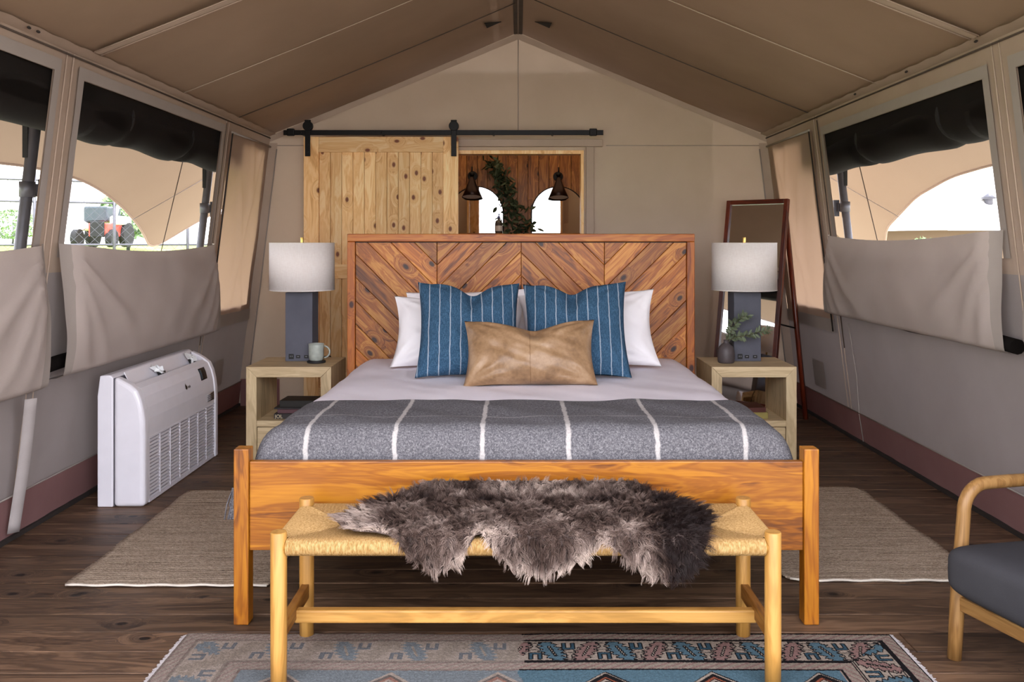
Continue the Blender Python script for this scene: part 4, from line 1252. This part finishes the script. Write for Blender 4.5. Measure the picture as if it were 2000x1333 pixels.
book(lx - .03, ly + .025, .3435, .22, .20, .004 + .0045, M['cov_char'], .0, 'thin dark booklet lying in the stack on the left nightstand shelf', 'books on the left nightstand shelf')
book(lx + .01, ly + .02, .3525, .235, .17, .040, M['cov_dark'], -.03, 'thick old book with dark cover on top of the left nightstand stack', 'books on the left nightstand shelf')
rx, ry = 1.36, 5.44
book(rx, ry, .2865, .26, .19, .038, M['cov_olive'], .0, 'olive yellow book at the bottom of the right nightstand stack', 'books on the right nightstand shelf')
book(rx - .01, ry, .325, .25, .19, .028, M['cov_red'], .02, 'red brown book lying on the olive book on the right nightstand', 'books on the right nightstand shelf')
# lamp cord behind the left nightstand
m = MB(); m.tube([(-1.25, 5.705, TOP + .006), (-1.2, 5.735, TOP + .006), (-1.185, 5.760, TOP - .05), (-1.18, 5.775, .40), (-1.20, 5.80, .1), (-1.25, 6.0, .006), (-1.5, 6.3, .006)], .004, 6)
o = m.build('lamp_cord', M['socket']); recenter(o, (-1.2, 5.8, .0)); tag(o, 'black lamp cord hanging behind the left nightstand', 'cord')

# ================================================================== LEANING MIRROR
wd = Vector((.73, -.685, 0)).normalized()
br, tr = Vector((1.868, 6.60, 0.0)), Vector((2.050, 6.795, 1.668))
upv = (tr - br).normalized(); Hm = (tr - br).length; Wm = .524
nrm = wd.cross(upv).normalized()            # faces the room
if nrm.y > 0: nrm = -nrm
bl = br - wd * Wm
MM = Matrix((wd, -nrm, upv)).transposed().to_4x4(); MM.translation = bl
t = thing('standing_mirror', 'tall mirror in a dark red wooden frame leaning behind the right nightstand', 'mirror', bl)
rot = MM.to_euler()
def mpart(name, x0, x1, y0, y1, z0, z1, mat, bev=.003):
    m = MB(); m.box(x0, x1, y0, y1, z0, z1)
    return m.build(name, mat, t, world=False, bevel=bev, rot=rot)
mpart('frame_side', 0, .034, -.012, .022, 0, Hm, M['redZ']); mpart('frame_side', Wm - .034, Wm, -.012, .022, 0, Hm, M['redZ'])
mpart('frame_top', .034, Wm - .034, -.012, .022, Hm - .036, Hm, M['redX']); mpart('frame_bottom', .034, Wm - .034, -.012, .022, .10, .136, M['redX'])
mpart('glass', .032, Wm - .032, .006, .012, .13, Hm - .034, M['mirror'], 0)
mpart('back_board', .032, Wm - .032, .013, .018, .13, Hm - .034, M['redX'], 0)
m = MB()
a = MM @ Vector((Wm - .03, .03, Hm * .93)); b = Vector((2.155, 6.72, .012))
m.tube([a - bl, (a + b) / 2 - bl, b - bl], .020, 4); m.build('back_leg', M['redZ'], t, world=False)
a2 = MM @ Vector((.05, .03, Hm * .93)); b2 = Vector((1.80, 7.07, .012))
m = MB(); m.tube([a2 - bl, (a2 + b2) / 2 - bl, b2 - bl], .018, 4); m.build('back_leg', M['redZ'], t, world=False)
m = MB(); c0 = MM @ Vector((Wm - .02, .02, .74)) - bl; c1 = a.lerp(b, .56) - bl; m.tube([c0, c1], .006, 6); m.build('spreader', M['black'], t, world=False)

# ================================================================== FAN COIL UNIT
M['ac'] = plain('white_plastic', '#e4e2ea', .28, spec=.5, var=.02); M['ac_in'] = plain('dark_inside', '#151617', .6); M['ac_gap'] = plain('grey_gap', '#5d5b62', .6)
M['foil'] = plain('crumpled_film', '#dfe3e6', .2, spec=.8)
ya, yb = 4.53, 5.645
t = thing('fan_coil_unit', 'white floor standing fan coil unit against the left wall', 'air conditioner', (-2.0, 5.09, 0))
def prof(inset=0.0):
    pts = [(-2.045, 0), (-1.888 - inset, 0), (-1.888 - inset, .36), (-1.890 - inset, .43), (-1.897 - inset, .49), (-1.910 - inset, .545), (-1.930 - inset, .59), (-1.962 - inset, .617 - inset), (-2.005, .642 - inset), (-2.045, .660 - inset)]
    return pts
def cap(y0, y1, name):
    m = MB(); m.prism(prof(), y0, y1, 'Y'); o = m.build(name, M['ac'], t, bevel=.022 if y1 - y0 > .05 else .01, seg=4)
    return o
cap(ya, ya + .075, 'end_cap'); cap(yb - .05, yb, 'end_cap')
m = MB(); m.prism([(-2.128, 0), (-2.0485, 0), (-2.0485, .655), (-2.068, .668), (-2.115, .664), (-2.128, .56)], ya + .004, yb - .004, 'Y'); m.build('rear_shell', M['ac'], t, bevel=.006)
m = MB(); m.box(-2.053, -2.044, ya + .010, yb - .010, .002, .650); m.build('shell_gap', M['ac_gap'], t)
P = prof(.007)
m = MB(); fp = [p for p in P if p[1] >= .36 and p[0] > -1.99]; fp = [(P[1][0], .335)] + fp
inner = [(x - .012, z - .006) for x, z in fp][::-1]
m.prism(fp + inner, ya + .075, yb - .05, 'Y'); m.build('front_panel', M['ac'], t, bevel=.002)
m = MB(); m.box(-2.04, -1.93, ya + .07, yb - .045, .02, .53); m.build('inner_box', M['ac_in'], t)
m = MB(); m.box(-1.93, -1.905, ya + .07, yb - .045, .02, .33); m.build('grille_backing', M['ac_gap'], t)
m = MB(); n = 17
for i in range(n):
    z = .022 + (.330 - .022) * i / n
    m.box(-1.912, -1.895, ya + .078, yb - .052, z, z + .0115)
o = m.build('grille_slats', M['ac'], t); o['kind'] = 'stuff'
for i in range(8):
    y = ya + .078 + (yb - .052 - ya - .078) * i / 7
    m = MB(); m.box(-1.905, -1.8935, y - .0045, y + .0045, .01, .337); m.build('grille_rib', M['ac'], t)
m = MB(); m.box(-1.915, -1.893, ya + .075, yb - .05, .330, .339); m.box(-1.915, -1.893, ya + .075, yb - .05, .004, .020); m.build('grille_frame', M['ac'], t)
m = MB(); m.prism([(-2.046, .664), (-2.042, .668), (-2.002, .592), (-2.007, .588)], ya + .12, yb - .08, 'Y'); m.build('louvre', M['ac'], t, bevel=.001)
for y, s in ((4.98, 1.0), (5.46, 1.15)):
    m = MB(); rg = random.Random(int(y * 10))
    def fc(u, v): return (-2.02 + .055 * u + .010 * rg.uniform(-1, 1), y - .05 * s + .075 * s * v + .012 * rg.uniform(-1, 1), .615 + .045 * (1 - u) * s + .014 * rg.uniform(-1, 1))
    m.grid(4, 4, fc, smooth=False); m.build('plastic_film', M['foil'], t, solid=.001)
    m = MB(); m.box(-2.02, -1.975, y + .015, y + .045, .575, .622); m.build('vane_bracket', M['ac_in'], t)
# control panel, emblem and rating label on the curved front
def fx(z): 
    q = sorted(prof(.007)[1:8], key=lambda p: p[1]); return float(np.interp(z, [p[1] for p in q], [p[0] for p in q]))
def decal(y0, y1, z0, z1, name, mat, lift=.0015, par=t):
    m = MB(); m.grid(1, 8, lambda u, v: (fx(z0 + (z1 - z0) * v) + lift, y0 + (y1 - y0) * u, z0 + (z1 - z0) * v))
    return m.build(name, mat, par, solid=.002)
cp = decal(5.40, 5.50, .505, .575, 'control_panel', M['socket'])
decal(5.412, 5.44, .512, .568, 'display', M['tint'], .0030, cp)
em = decal(5.145, 5.155, .497, .503, 'emblem', M['socket'], .001)
m = MB()
flame = [(5.138, .515), (5.146, .530), (5.152, .520), (5.160, .515), (5.168, .505), (5.160, .494), (5.148, .492), (5.140, .500)]
m.add([(fx(z) + .0025, y, z) for y, z in flame], [tuple(range(len(flame)))])
m.build('emblem', M['socket'], t)
m = MB()
for i, (dy, hh) in enumerate(((.0, .014), (.009, .010), (.016, .010), (.024, .015), (.032, .010))):
    m.add([(fx(.497) + .0025, 5.176 + dy, .497), (fx(.497) + .0025, 5.182 + dy, .497), (fx(.497 + hh) + .0025, 5.182 + dy, .497 + hh), (fx(.497 + hh) + .0025, 5.176 + dy, .497 + hh)], [(0, 1, 2, 3)])
m.build('emblem_lettering', M['ac_gap'], t)
lb = decal(5.46, 5.585, .362, .412, 'rating_label', M['webbing'])
for i in range(4): decal(5.466, 5.58 - .02 * (i % 2), .367 + .011 * i, .372 + .011 * i, 'label_line', M['ac_gap'], .003, lb)

# ================================================================== RUGS
def jute():
    m = Mat('jute_weave', .95, .05)
    v = m.objco((1, 1, 1), False)
    row = m.n('ShaderNodeTexWave', {'Vector': v, 'Scale': 26.0, 'Distortion': 3.5, 'Detail': 2.0, 'Detail Scale': 6.0}, bands_direction='Y')
    n1 = m.noise(m.n('ShaderNodeVectorMath', {0: v, 1: (60, 190, 60)}, operation='MULTIPLY').outputs[0], 1, 3, .7)
    n2 = m.noise(m.n('ShaderNodeVectorMath', {0: v, 1: (3, 45, 3)}, operation='MULTIPLY').outputs[0], 1, 2)
    f = m.math('ADD', m.math('MULTIPLY', row.outputs['Fac'], .25), m.math('ADD', m.math('MULTIPLY', n1, .5), m.math('MULTIPLY', n2, .3)))
    m.color(m.ramp(f, [(.30, lin('#5f5145')), (.5, lin('#9a8876')), (.72, lin('#cbb8a4'))]))
    m.bump(f, .9, .004)
    return m.m
M['jute'] = jute(); M['binding'] = plain('pale_binding', '#cfc5b8', .9)
def jute_rug(x0, x1, y0, y1, rc, label, seed):
    t = thing('jute_rug', label, 'rug', ((x0 + x1) / 2, (y0 + y1) / 2, 0), 0, 'flat woven bedside rugs')
    hx, hy = (x1 - x0) / 2, (y1 - y0) / 2
    def edge(x, y):
        # pull the corners in a little
        ax, ay = hx - abs(x), hy - abs(y)
        if ax < rc and ay < rc:
            d = math.hypot(rc - ax, rc - ay)
            if d > rc:
                k = rc / d
                return math.copysign(hx - rc + (rc - ax) * k, x), math.copysign(hy - rc + (rc - ay) * k, y)
        return x, y
    m = MB()
    def fn(u, v):
        x, y = edge((-1 + 2 * u) * hx, (-1 + 2 * v) * hy)
        wv = .006 * vnoise(y * 6, x * 2, seed) if abs(u - .5) > .45 else 0
        return (x + wv, y, .007 + .002 * vnoise(x * 6, y * 6, seed) + .0014 * math.sin(y * 180))
    m.grid(30, 90, fn)
    m.build('weave', M['jute'], t, world=False, solid=.006)
    m = MB(); m.tube([edge(-hx * .99 + 2 * hx * .99 * i / 30, -hy) + (.008 + .002 * math.sin(i),) for i in range(31)], .005, 6); m.build('binding', M['binding'], t, world=False)
jute_rug(-1.765, -.972, 3.485, 4.81, .012, 'flat woven jute rug on the left side of the bed', 1)
jute_rug(1.055, 1.850, 3.535, 4.88, .075, 'flat woven jute rug with rounded corners on the right side of the bed', 2)

# ---- patterned rug in front: colours worked out per tuft on a fine grid
def patterned_rug():
    W, L = 2.385, 1.62; cs = .0042
    nx, ny = int(W / cs), int(L / cs)
    x = (np.arange(nx) + .5) * cs; y = (np.arange(ny) + .5) * cs       # y measured from the back edge
    X, Y = np.meshgrid(x, y)
    d = np.minimum(np.minimum(Y, L - Y), np.minimum(X, W - X))
    along = np.where(np.minimum(Y, L - Y) <= np.minimum(X, W - X), X, Y)
    S = lambda h: np.array(lin(h)[:3])
    beige, mauve, blue, pink, black, navy, rust = S('#82766b'), S('#6f5a54'), S('#435862'), S('#725954'), S('#171516'), S('#2c404b'), S('#6e3c2c')
    col = np.zeros((ny, nx, 3)); col[:] = blue
    line = np.zeros((ny, nx), bool)
    st1 = d < .056; col[st1] = beige * .85
    stripes = np.sin((along * 1.0 + d * 1.6) * 150) > .35
    col[st1 & stripes] = mauve
    band = (d >= .056) & (d < .200); col[band] = beige
    st2 = (d >= .200) & (d < .262); col[st2] = beige * .8; col[st2 & stripes] = mauve
    for e in (.004, .050, .058, .198, .206, .256): line |= np.abs(d - e) < .0028
    P = .223
    off = np.mod(along - .06, P) - P / 2; q = (d - .128) / .068                    # q -1..1 across the band
    rid = np.floor((along - .06) / P)
    shapes = np.zeros((ny, nx), int)
    zig = .010 * (np.abs(np.mod(q * 3.0, 1.0) - .5) * 4 - 1)
    leaf = (np.abs(off + .055 - .022 * q) < .034 * (1.05 - .45 * np.abs(q)) + zig) & (np.abs(q) < .93)
    shapes[leaf] = 1
    leaf2 = (np.abs(off - .056 + .026 * q) < .030 * (1.05 - .45 * np.abs(q)) + zig) & (np.abs(q) < .93)
    shapes[leaf2] = 2
    vein = (np.abs(off + .055 - .022 * q) < .004) & (np.abs(q) < .5); shapes[vein] = 3
    vein2 = (np.abs(off - .056 + .026 * q) < .0035) & (np.abs(q) < .5); shapes[vein2] = 3
    def ushape(o, q0, up):
        a = np.abs(off - o); b = (q - q0) * up
        return (a < .021) & (np.abs(b) < .34) & ~((a < .008) & (b > -.16))
    for o, q0, up in ((.0, -.50, -1), (P / 2, .52, 1), (-P / 2, .52, 1)): shapes[ushape(o, q0, up)] = 4
    for o, q0 in ((.0, .50), (P / 2, -.50), (-P / 2, -.50)):
        a = np.abs(off - o); b = np.abs(q - q0)
        shapes[(a < .022 * (.25 + b / .34 * .75)) & (b < .34) & (shapes == 0)] = 5
    shapes[~band] = 0
    shapes[(d < .064) | (d > .192)] = 0
    for k, c in ((1, blue), (2, pink), (3, beige * 1.05), (4, navy), (5, beige * .95)): col[shapes == k] = c
    ed = np.zeros_like(line)
    for ax in (0, 1): ed |= (shapes != np.roll(shapes, 1, ax)) & band
    # field: hooked diamonds on blue
    fld = d >= .262
    cxs = np.arange(.40, W - .3, .33)
    dia = np.zeros((ny, nx))
    for j, c in enumerate(cxs):
        for r_ in range(4):
            cy = .375 + .30 * r_; cc = c + (.0 if r_ % 2 == 0 else .165)
            t_ = np.abs(X - cc) / .105 + np.abs(Y - cy) / .105
            t_ = np.floor(t_ * 7) / 7
            dia = np.maximum(dia, np.where(t_ < 1, 1 - t_, 0))
    k = np.floor(dia * 7).astype(int)
    for kk, c in ((1, beige), (2, black), (3, rust), (4, beige), (5, black), (6, rust)): col[fld & (k == kk)] = c
    for ax in (0, 1): ed |= (k != np.roll(k, 1, ax)) & fld & ((k > 0) | (np.roll(k, 1, ax) > 0))
    worn = X < (.5 * W - .06 + .01 * np.sin(Y * 40))         # the left half of the rug is faded and has lost its outlines
    outl = line | ed
    outl_t = outl | (ed & np.roll(outl, 1, 1))
    col[outl_t & ~worn] = black
    fade = np.array([.30, .245, .215])
    cw = col * .62 + fade * .26
    cw[line] = cw[line] * .72
    cw[(shapes == 2) | (shapes == 5) | (shapes == 3)] = beige * .8
    col[worn] = cw[worn]
    rs = np.random.RandomState(4)
    col *= (.80 + .40 * rs.rand(ny, nx))[..., None]
    gx = np.linspace(0, W, nx + 1) - W / 2; gy = L / 2 - np.linspace(0, L, ny + 1)
    GX, GY = np.meshgrid(gx, gy)
    GZ = .008 + .0016 * rs.rand(ny + 1, nx + 1) + .0012 * np.sin(GX * 5)
    GY = GY + .004 * np.sin(GX * 9) * (GY > L / 2 - .05)
    v = np.stack([GX, GY, GZ], -1).reshape(-1, 3)
    a = (np.arange(ny)[:, None] * (nx + 1) + np.arange(nx)[None]).reshape(-1)
    f = np.stack([a, a + nx + 1, a + nx + 2, a + 1], -1)
    me = bpy.data.meshes.new('pile')
    me.vertices.add(len(v)); me.vertices.foreach_set('co', v.reshape(-1).astype(np.float32))
    me.loops.add(f.size); me.loops.foreach_set('vertex_index', f.reshape(-1).astype(np.int32))
    me.polygons.add(len(f)); me.polygons.foreach_set('loop_start', np.arange(0, f.size, 4, dtype=np.int32))
    me.update(calc_edges=True)
    at_ = me.attributes.new('tuft', 'FLOAT_COLOR', 'FACE')
    at_.data.foreach_set('color', np.concatenate([col.reshape(-1, 3), np.ones((ny * nx, 1))], 1).reshape(-1).astype(np.float32))
    mt = Mat('rug_pile', .95, .05)
    mt.color(mt.n('ShaderNodeAttribute', attribute_name='tuft').outputs['Color'])
    mt.bump(mt.noise(mt.objco((1, 1, 1), False), 350, 2), .6, .002)
    me.materials.append(mt.m)
    cx, cy = .068, 3.052 - L / 2
    t = thing('patterned_rug', 'blue and beige patterned wool rug under the front of the bench, its left half faded', 'rug', (cx, cy, 0))
    o = bpy.data.objects.new('pile', me); COL.objects.link(o); o.parent = t
    m = MB(); m.box(-W / 2, W / 2, -L / 2 + .004, L / 2 - .006, .0005, .0052); m.build('backing', M['binding'], t, world=False)
    m = MB(); rg = random.Random(2)
    for s in (-1, 1):
        for i in range(300):
            y = -L / 2 + L * (i + .5) / 300
            m.tube([(s * W / 2, y, .006), (s * (W / 2 + rg.uniform(.012, .02)), y + rg.uniform(-.003, .003), .003)], .0016, 3, cap=False)
    o = m.build('selvedge', M['webbing'], t, world=False); o['kind'] = 'stuff'
patterned_rug()
# ================================================================== BENCH
bx, by = .023, 2.868
bench = thing('bench', 'ash wood bench with woven paper cord seat at the foot of the bed', 'bench', (bx, by, 0))
k = dict(parent=bench, world=False)
hw, hd = .741, .178
for sx in (-1, 1):
    for sy in (-1, 1):
        z0 = .0105 if sy < 0 else .0
        m = MB(); m.tube([(sx * hw, sy * hd, z0), (sx * hw, sy * hd, .12), (sx * hw, sy * hd, .470), (sx * hw, sy * hd, .474)], [.0235, .0245, .0245, .0225], 28)
        m.build('leg', M['oakZ'], **k)
    m = MB(); m.box(sx * hw - .013, sx * hw + .013, -hd + .01, hd - .01, .140, .188); m.build('side_stretcher', M['darkstretchY'], bevel=.003, **k)
m = MB(); m.box(-hw + .005, hw - .005, -.016, .016, .128, .170); m.build('long_stretcher', M['oakX'], bevel=.006, seg=3, **k)
for sy in (-1, 1):
    m = MB(); m.tube([(-hw, sy * hd, .428), (hw, sy * hd, .428)], .018, 10); m.build('seat_rail', M['oakX'], **k)
for sx in (-1, 1):
    m = MB(); m.tube([(sx * hw, -hd, .428), (sx * hw, hd, .428)], .018, 10); m.build('seat_rail', M['oakY'], **k)
def cord_mat():
    m = Mat('paper_cord', .7, .2)
    v = m.objco((1, 1, 1), False)
    nz = m.noise(m.n('ShaderNodeVectorMath', {0: v, 1: (160, 160, 60)}, operation='MULTIPLY').outputs[0], 1, 2)
    m.color(m.ramp(nz, [(.3, lin('#94713f')), (.55, lin('#b5905d')), (.75, lin('#c6a472'))]))
    return m.m
M['cord'] = cord_mat()
m = MB(); ap = hw - hd; r = .0023; st = .0043
def wrap(depth0, depth1, mk):
    """path from under the rail, over its outside, and in over the seat to depth1"""
    out = []
    for a in (-1.9, -1.2, -.5, .2, .8, 1.3):
        out.append(mk(depth0 + .024 * math.cos(a), .428 + .024 * math.sin(a) if a < 1 else .4505))
    dd = depth0 - depth1
    for kx in (.12, .35, .7, 1.0):
        out.append(mk(depth0 - dd * kx, .4515 - .010 * math.sin(PI * .5 * kx) * min(1, dd / .1)))
    return out
lim_x = hw - .027
nn = int(2 * lim_x / st)
for i in range(nn + 1):
    x = -lim_x + 2 * lim_x * i / nn
    dep = max(0.004, abs(x) - ap)
    if hd - dep < .012: dep = hd - .012
    for s in (-1, 1):
        m.tube(wrap(hd, dep, lambda q, z, x=x, s=s: (x, s * q, z)), r, 5, cap=False)
lim_y = hd - .027; nn = int(2 * lim_y / st)
for i in range(nn + 1):
    y = -lim_y + 2 * lim_y * i / nn
    for s in (-1, 1):
        m.tube(wrap(hw, ap + abs(y), lambda q, z, y=y, s=s: (s * q, y, z)), r, 5, cap=False)
o = m.build('cord_seat', M['cord'], **k); o['kind'] = 'stuff'
# dark core under the strands so that no floor shows between them
m = MB(); m.box(-hw + .01, hw - .01, -hd + .01, hd - .01, .430, .440); m.build('seat_core', M['cord'], **k)

# ================================================================== SHEEPSKIN
def front_len(X):
    """how far the skin reaches past the front edge of the seat (m), negative = stops short"""
    xs = [-.62, -.56, -.52, -.45, -.385, -.355, -.28, -.21, -.175, -.14, -.105, -.05, .0, .06, .13, .19, .235, .265, .31, .38, .45, .50, .54, .57, .62]
    ls = [-.14, -.05, -.02, -.01, .02, .070, .115, .105, .055, -.01, .05, .095, .118, .122, .105, .065, .030, .05, .095, .13, .14, .115, .03, -.08, -.2]
    return float(np.interp(X, xs, ls))
def back_pos(X):
    xs = [-.62, -.57, -.53, -.48, -.42, -.34, .1, .38, .46, .52, .57, .62]
    ls = [.33, .28, .21, .12, .045, .0, .0, .0, .05, .13, .24, .34]
    return float(np.interp(X, xs, ls))
SX0, SX1 = -.585, .585
zt = .462
def skin_pt(X, s):
    """s measured from the back of the seat towards the front edge and over it"""
    D = .415; y0 = by + .208
    if s < .075:
        return Vector((bx + X, y0 - s * .35, zt + .055 * (1 - s / .075) ** 1.3 + .006))
    if s < D:
        return Vector((bx + X, y0 - .026 - (s - .075) * 1.065, zt + .006 + .010 * math.sin((s - .075) / .34 * PI)))
    t = s - D; rr = .024
    ye = y0 - .026 - .34 * 1.065
    if t < rr * PI / 2:
        a = t / rr; return Vector((bx + X, ye - rr * math.sin(a), zt + .006 - rr * (1 - math.cos(a))))
    t -= rr * PI / 2
    return Vector((bx + X, ye - rr - .004 * math.sin(t * 20) + t * .03, zt + .006 - rr - t))
skin = thing('sheepskin', 'grey brown sheepskin with long fur draped over the woven bench', 'sheepskin', (bx, by, zt))
m = MB(); NU, NV = 70, 36
m.grid(NU, NV, lambda u, v: skin_pt(SX0 + (SX1 - SX0) * u, back_pos(SX0 + (SX1 - SX0) * u) + (max(.415 + front_len(SX0 + (SX1 - SX0) * u), back_pos(SX0 + (SX1 - SX0) * u) + .01) - back_pos(SX0 + (SX1 - SX0) * u)) * v))
M['hide'] = plain('dark_hide', '#4a3d38', .9)
m.build('hide', M['hide'], skin, solid=.004)
def fur():
    rs = np.random.RandomState(12)
    N = 78000; K = 7
    roots = []; nrms = []; cols = []; flows = []; lens = []
    dark, mid, grey, pale = np.array(lin('#211614')[:3]), np.array(lin('#54423a')[:3]), np.array(lin('#86736a')[:3]), np.array(lin('#c4b1a4')[:3])
    cnt = 0
    while cnt < N:
        X = rs.uniform(SX0, SX1); b = back_pos(X); f = .415 + front_len(X)
        if f - b < .02: continue
        s = rs.uniform(0, .56)
        if s < b or s > f: continue
        p = skin_pt(X, s); e = 2e-3
        du = skin_pt(X + e, s) - p; dv = skin_pt(X, s + e) - p
        n = du.cross(dv).normalized()
        if s < .41 and n.z < 0: n = -n
        if s >= .41 and n.y > 0: n = -n
        cn = (rs.randn() * .12)
        tone = .46 + .28 * vnoise(X * 11, s * 14, 2) + .22 * vnoise(X * 23, s * 26, 5) + cn
        tone -= .95 * math.exp(-((X - .485) / .080) ** 2) * (1 if s > .22 else .3)       # dark end on the right
        tone += .34 * math.exp(-((X + .50) / .05) ** 2) * sstep(.15, .3, s)            # pale tip on the left
        tone += .55 * math.exp(-((X + .135) / .045) ** 2) * sstep(.30, .42, s)          # pale patch between the front lobes
        tone += .45 * math.exp(-((X - .06) / .14) ** 2) * math.exp(-((s - .06) / .07) ** 2)
        tone += .35 * sstep(f - .05, f, s) * (1 if X < .36 else .0) * (1 if abs(X - .09) < .17 else .4)
        tone += .35 * math.exp(-((X - .335) / .05) ** 2) * sstep(.42, .5, s)
        tone -= .28 * math.exp(-((s - .145) / .03) ** 2)                               # shadow of the crease below the back roll, painted into the fur
        tone = min(1.15, max(-.1, tone))
        c = np.interp(tone, [0, .38, .68, 1.0], [0, 1, 2, 3])
        st_ = [dark, mid, grey, pale]; i = int(min(2, c)); cc = st_[i] * (1 - (c - i)) + st_[i + 1] * (c - i)
        f0, f1, f2 = Vector((0, -.3, .5)), Vector((.25 * vnoise(X * 8, s * 9, 3), -.75, .05)), Vector((.2 * vnoise(X * 9, s * 9, 4), -.30, -.62))
        fl = f0.lerp(f1, sstep(.08, .18, s)).lerp(f2, sstep(.33, .47, s))
        ed = (X - SX0) / (SX1 - SX0)
        if ed < .12: fl += Vector((-.8, 0, 0))
        if ed > .90: fl += Vector((.7, 0, 0))
        roots.append(p); nrms.append(n); flows.append(fl); cols.append(cc * rs.uniform(.75, 1.25))
        lens.append(.050 * rs.uniform(.55, 1.15) * (1.10 if s > .42 else 1.0)); cnt += 1
    Rt = np.array([tuple(p) for p in roots]); Nn = np.array([tuple(p) for p in nrms]); Fl = np.array([tuple(p) for p in flows]); Ln = np.array(lens)
    # strands gather in locks: each lock shares a swirl
    cell = np.floor(Rt[:, 0] / .016) * 131 + np.floor(Rt[:, 1] / .016) * 17 + np.floor(Rt[:, 2] / .016) * 7
    h = np.abs(np.sin(cell * 12.9898) * 43758.5453) % 1.0; h2 = np.abs(np.sin(cell * 78.233) * 12543.123) % 1.0
    lock = np.stack([np.cos(h * 6.283), np.sin(h * 6.283) * .6, (h2 - .5)], 1)
    cen = np.stack([(np.floor(Rt[:, 0] / .016) + .5) * .016, (np.floor(Rt[:, 1] / .016) + .5) * .016, Rt[:, 2]], 1)
    pts = np.zeros((N, K, 3)); t = np.linspace(0, 1, K)
    for kk, tt in enumerate(t):
        g = Nn * (.72 * tt - .30 * tt * tt)[..., None] if False else Nn * (.72 * tt - .30 * tt * tt)
        bend = Fl * (.48 * tt ** 1.7) + lock * (.34 * tt ** 1.3)
        wig = .06 * np.sin(tt * 9 + h * 20)[:, None] * np.cross(Nn, lock)
        p = Rt + (g + bend + wig) * Ln[:, None]
        pull = .16 * tt ** 1.5
        p[:, :2] = p[:, :2] * (1 - pull) + (cen[:, :2] + (p - Rt)[:, :2]) * pull
        pts[:, kk] = p
    hc = bpy.data.hair_curves.new('fur')
    hc.add_curves([K] * N)
    hc.points.foreach_set('position', (pts - np.array([bx, by, zt])).reshape(-1).astype(np.float32))
    ra = hc.attributes.get('radius') or hc.attributes.new('radius', 'FLOAT', 'POINT')
    ra.data.foreach_set('value', np.tile(np.interp(t, [0, .5, 1], [.00055, .00045, .00012]), N).astype(np.float32))
    ca = hc.attributes.new('fur_colour', 'FLOAT_COLOR', 'CURVE')
    ca.data.foreach_set('color', np.concatenate([np.array(cols), np.ones((N, 1))], 1).reshape(-1).astype(np.float32))
    mt = Mat('fur', .55, .25)
    mt.color(mt.n('ShaderNodeAttribute', attribute_name='fur_colour').outputs['Color'])
    hc.materials.append(mt.m)
    o = bpy.data.objects.new('fur', hc); COL.objects.link(o); o.parent = skin
    o['kind'] = 'stuff'
fur()

# ================================================================== ARMCHAIR
ch = thing('armchair', 'wooden lounge armchair with dark grey seat at the right edge', 'armchair', (1.815, 2.66, 0), math.radians(-72.5))
k = dict(parent=ch, world=False)
M['char'] = cloth('charcoal_felt', '#3b3a3d', '#333235', 500, 5.0, bump=.3)
hw = .342
for s in (-1, 1):
    path = [(s * hw, -.322, 0), (s * hw, -.314, .12), (s * hw, -.306, .24), (s * hw, -.292, .38), (s * hw, -.284, .466)]
    for a in np.linspace(.15, PI / 2, 7): path.append((s * hw, -.284 + .085 * (1 - math.cos(a)) , .471 + .085 * math.sin(a)))
    path += [(s * hw, -.10, .555), (s * hw, .10, .549), (s * hw, .30, .532), (s * hw, .36, .522)]
    rr = [.0215, .0225, .023, .0215, .021] + [.021] * 7 + [.021, .020, .019, .017]
    m = MB(); m.tube(path, rr, 18); m.build('front_leg_and_arm', M['armZ'], **k)
    m = MB(); m.tube([(s * hw, .34, .0), (s * hw, .31, .25), (s * hw, .34, .55), (s * hw, .41, .80)], [.018, .021, .020, .016], 16); m.build('rear_leg', M['armZ'], **k)
    m = MB(); m.box(s * hw - .014, s * hw + .014, -.30, .31, .165, .205); m.build('side_rail', M['armY'], bevel=.004, **k)
m = MB(); m.box(-hw, hw, -.320, -.292, .160, .205); m.build('front_rail', M['armX'], bevel=.005, **k)
m = MB(); m.box(-hw, hw, .29, .318, .165, .205); m.build('back_rail', M['armX'], bevel=.005, **k)
m = MB()
def cush(u, v):
    a = 2 * PI * u; b = -PI / 2 + PI * v
    f = lambda w, e: math.copysign(abs(w) ** e, w)
    x = .330 * f(math.cos(b), .26) * f(math.cos(a), .17); y = .345 * f(math.cos(b), .26) * f(math.sin(a), .17); z = .082 * f(math.sin(b), .42)
    return (x, y - .052, .296 + z * (1 + .10 * (1 - (x / .3) ** 2)) + .012 * (-(y) / .3))
m.grid(64, 28, cush); m.build('seat_cushion', M['char'], **k)
m = MB()
def bk(u, v):
    x, y, z = cush(u, v)
    return (x * .96, .30 + (z - .288) * .9 + .22 * (y + .3), .36 + (y + .36) * .72)
m.grid(64, 28, bk); m.build('back_cushion', M['char'], **k)
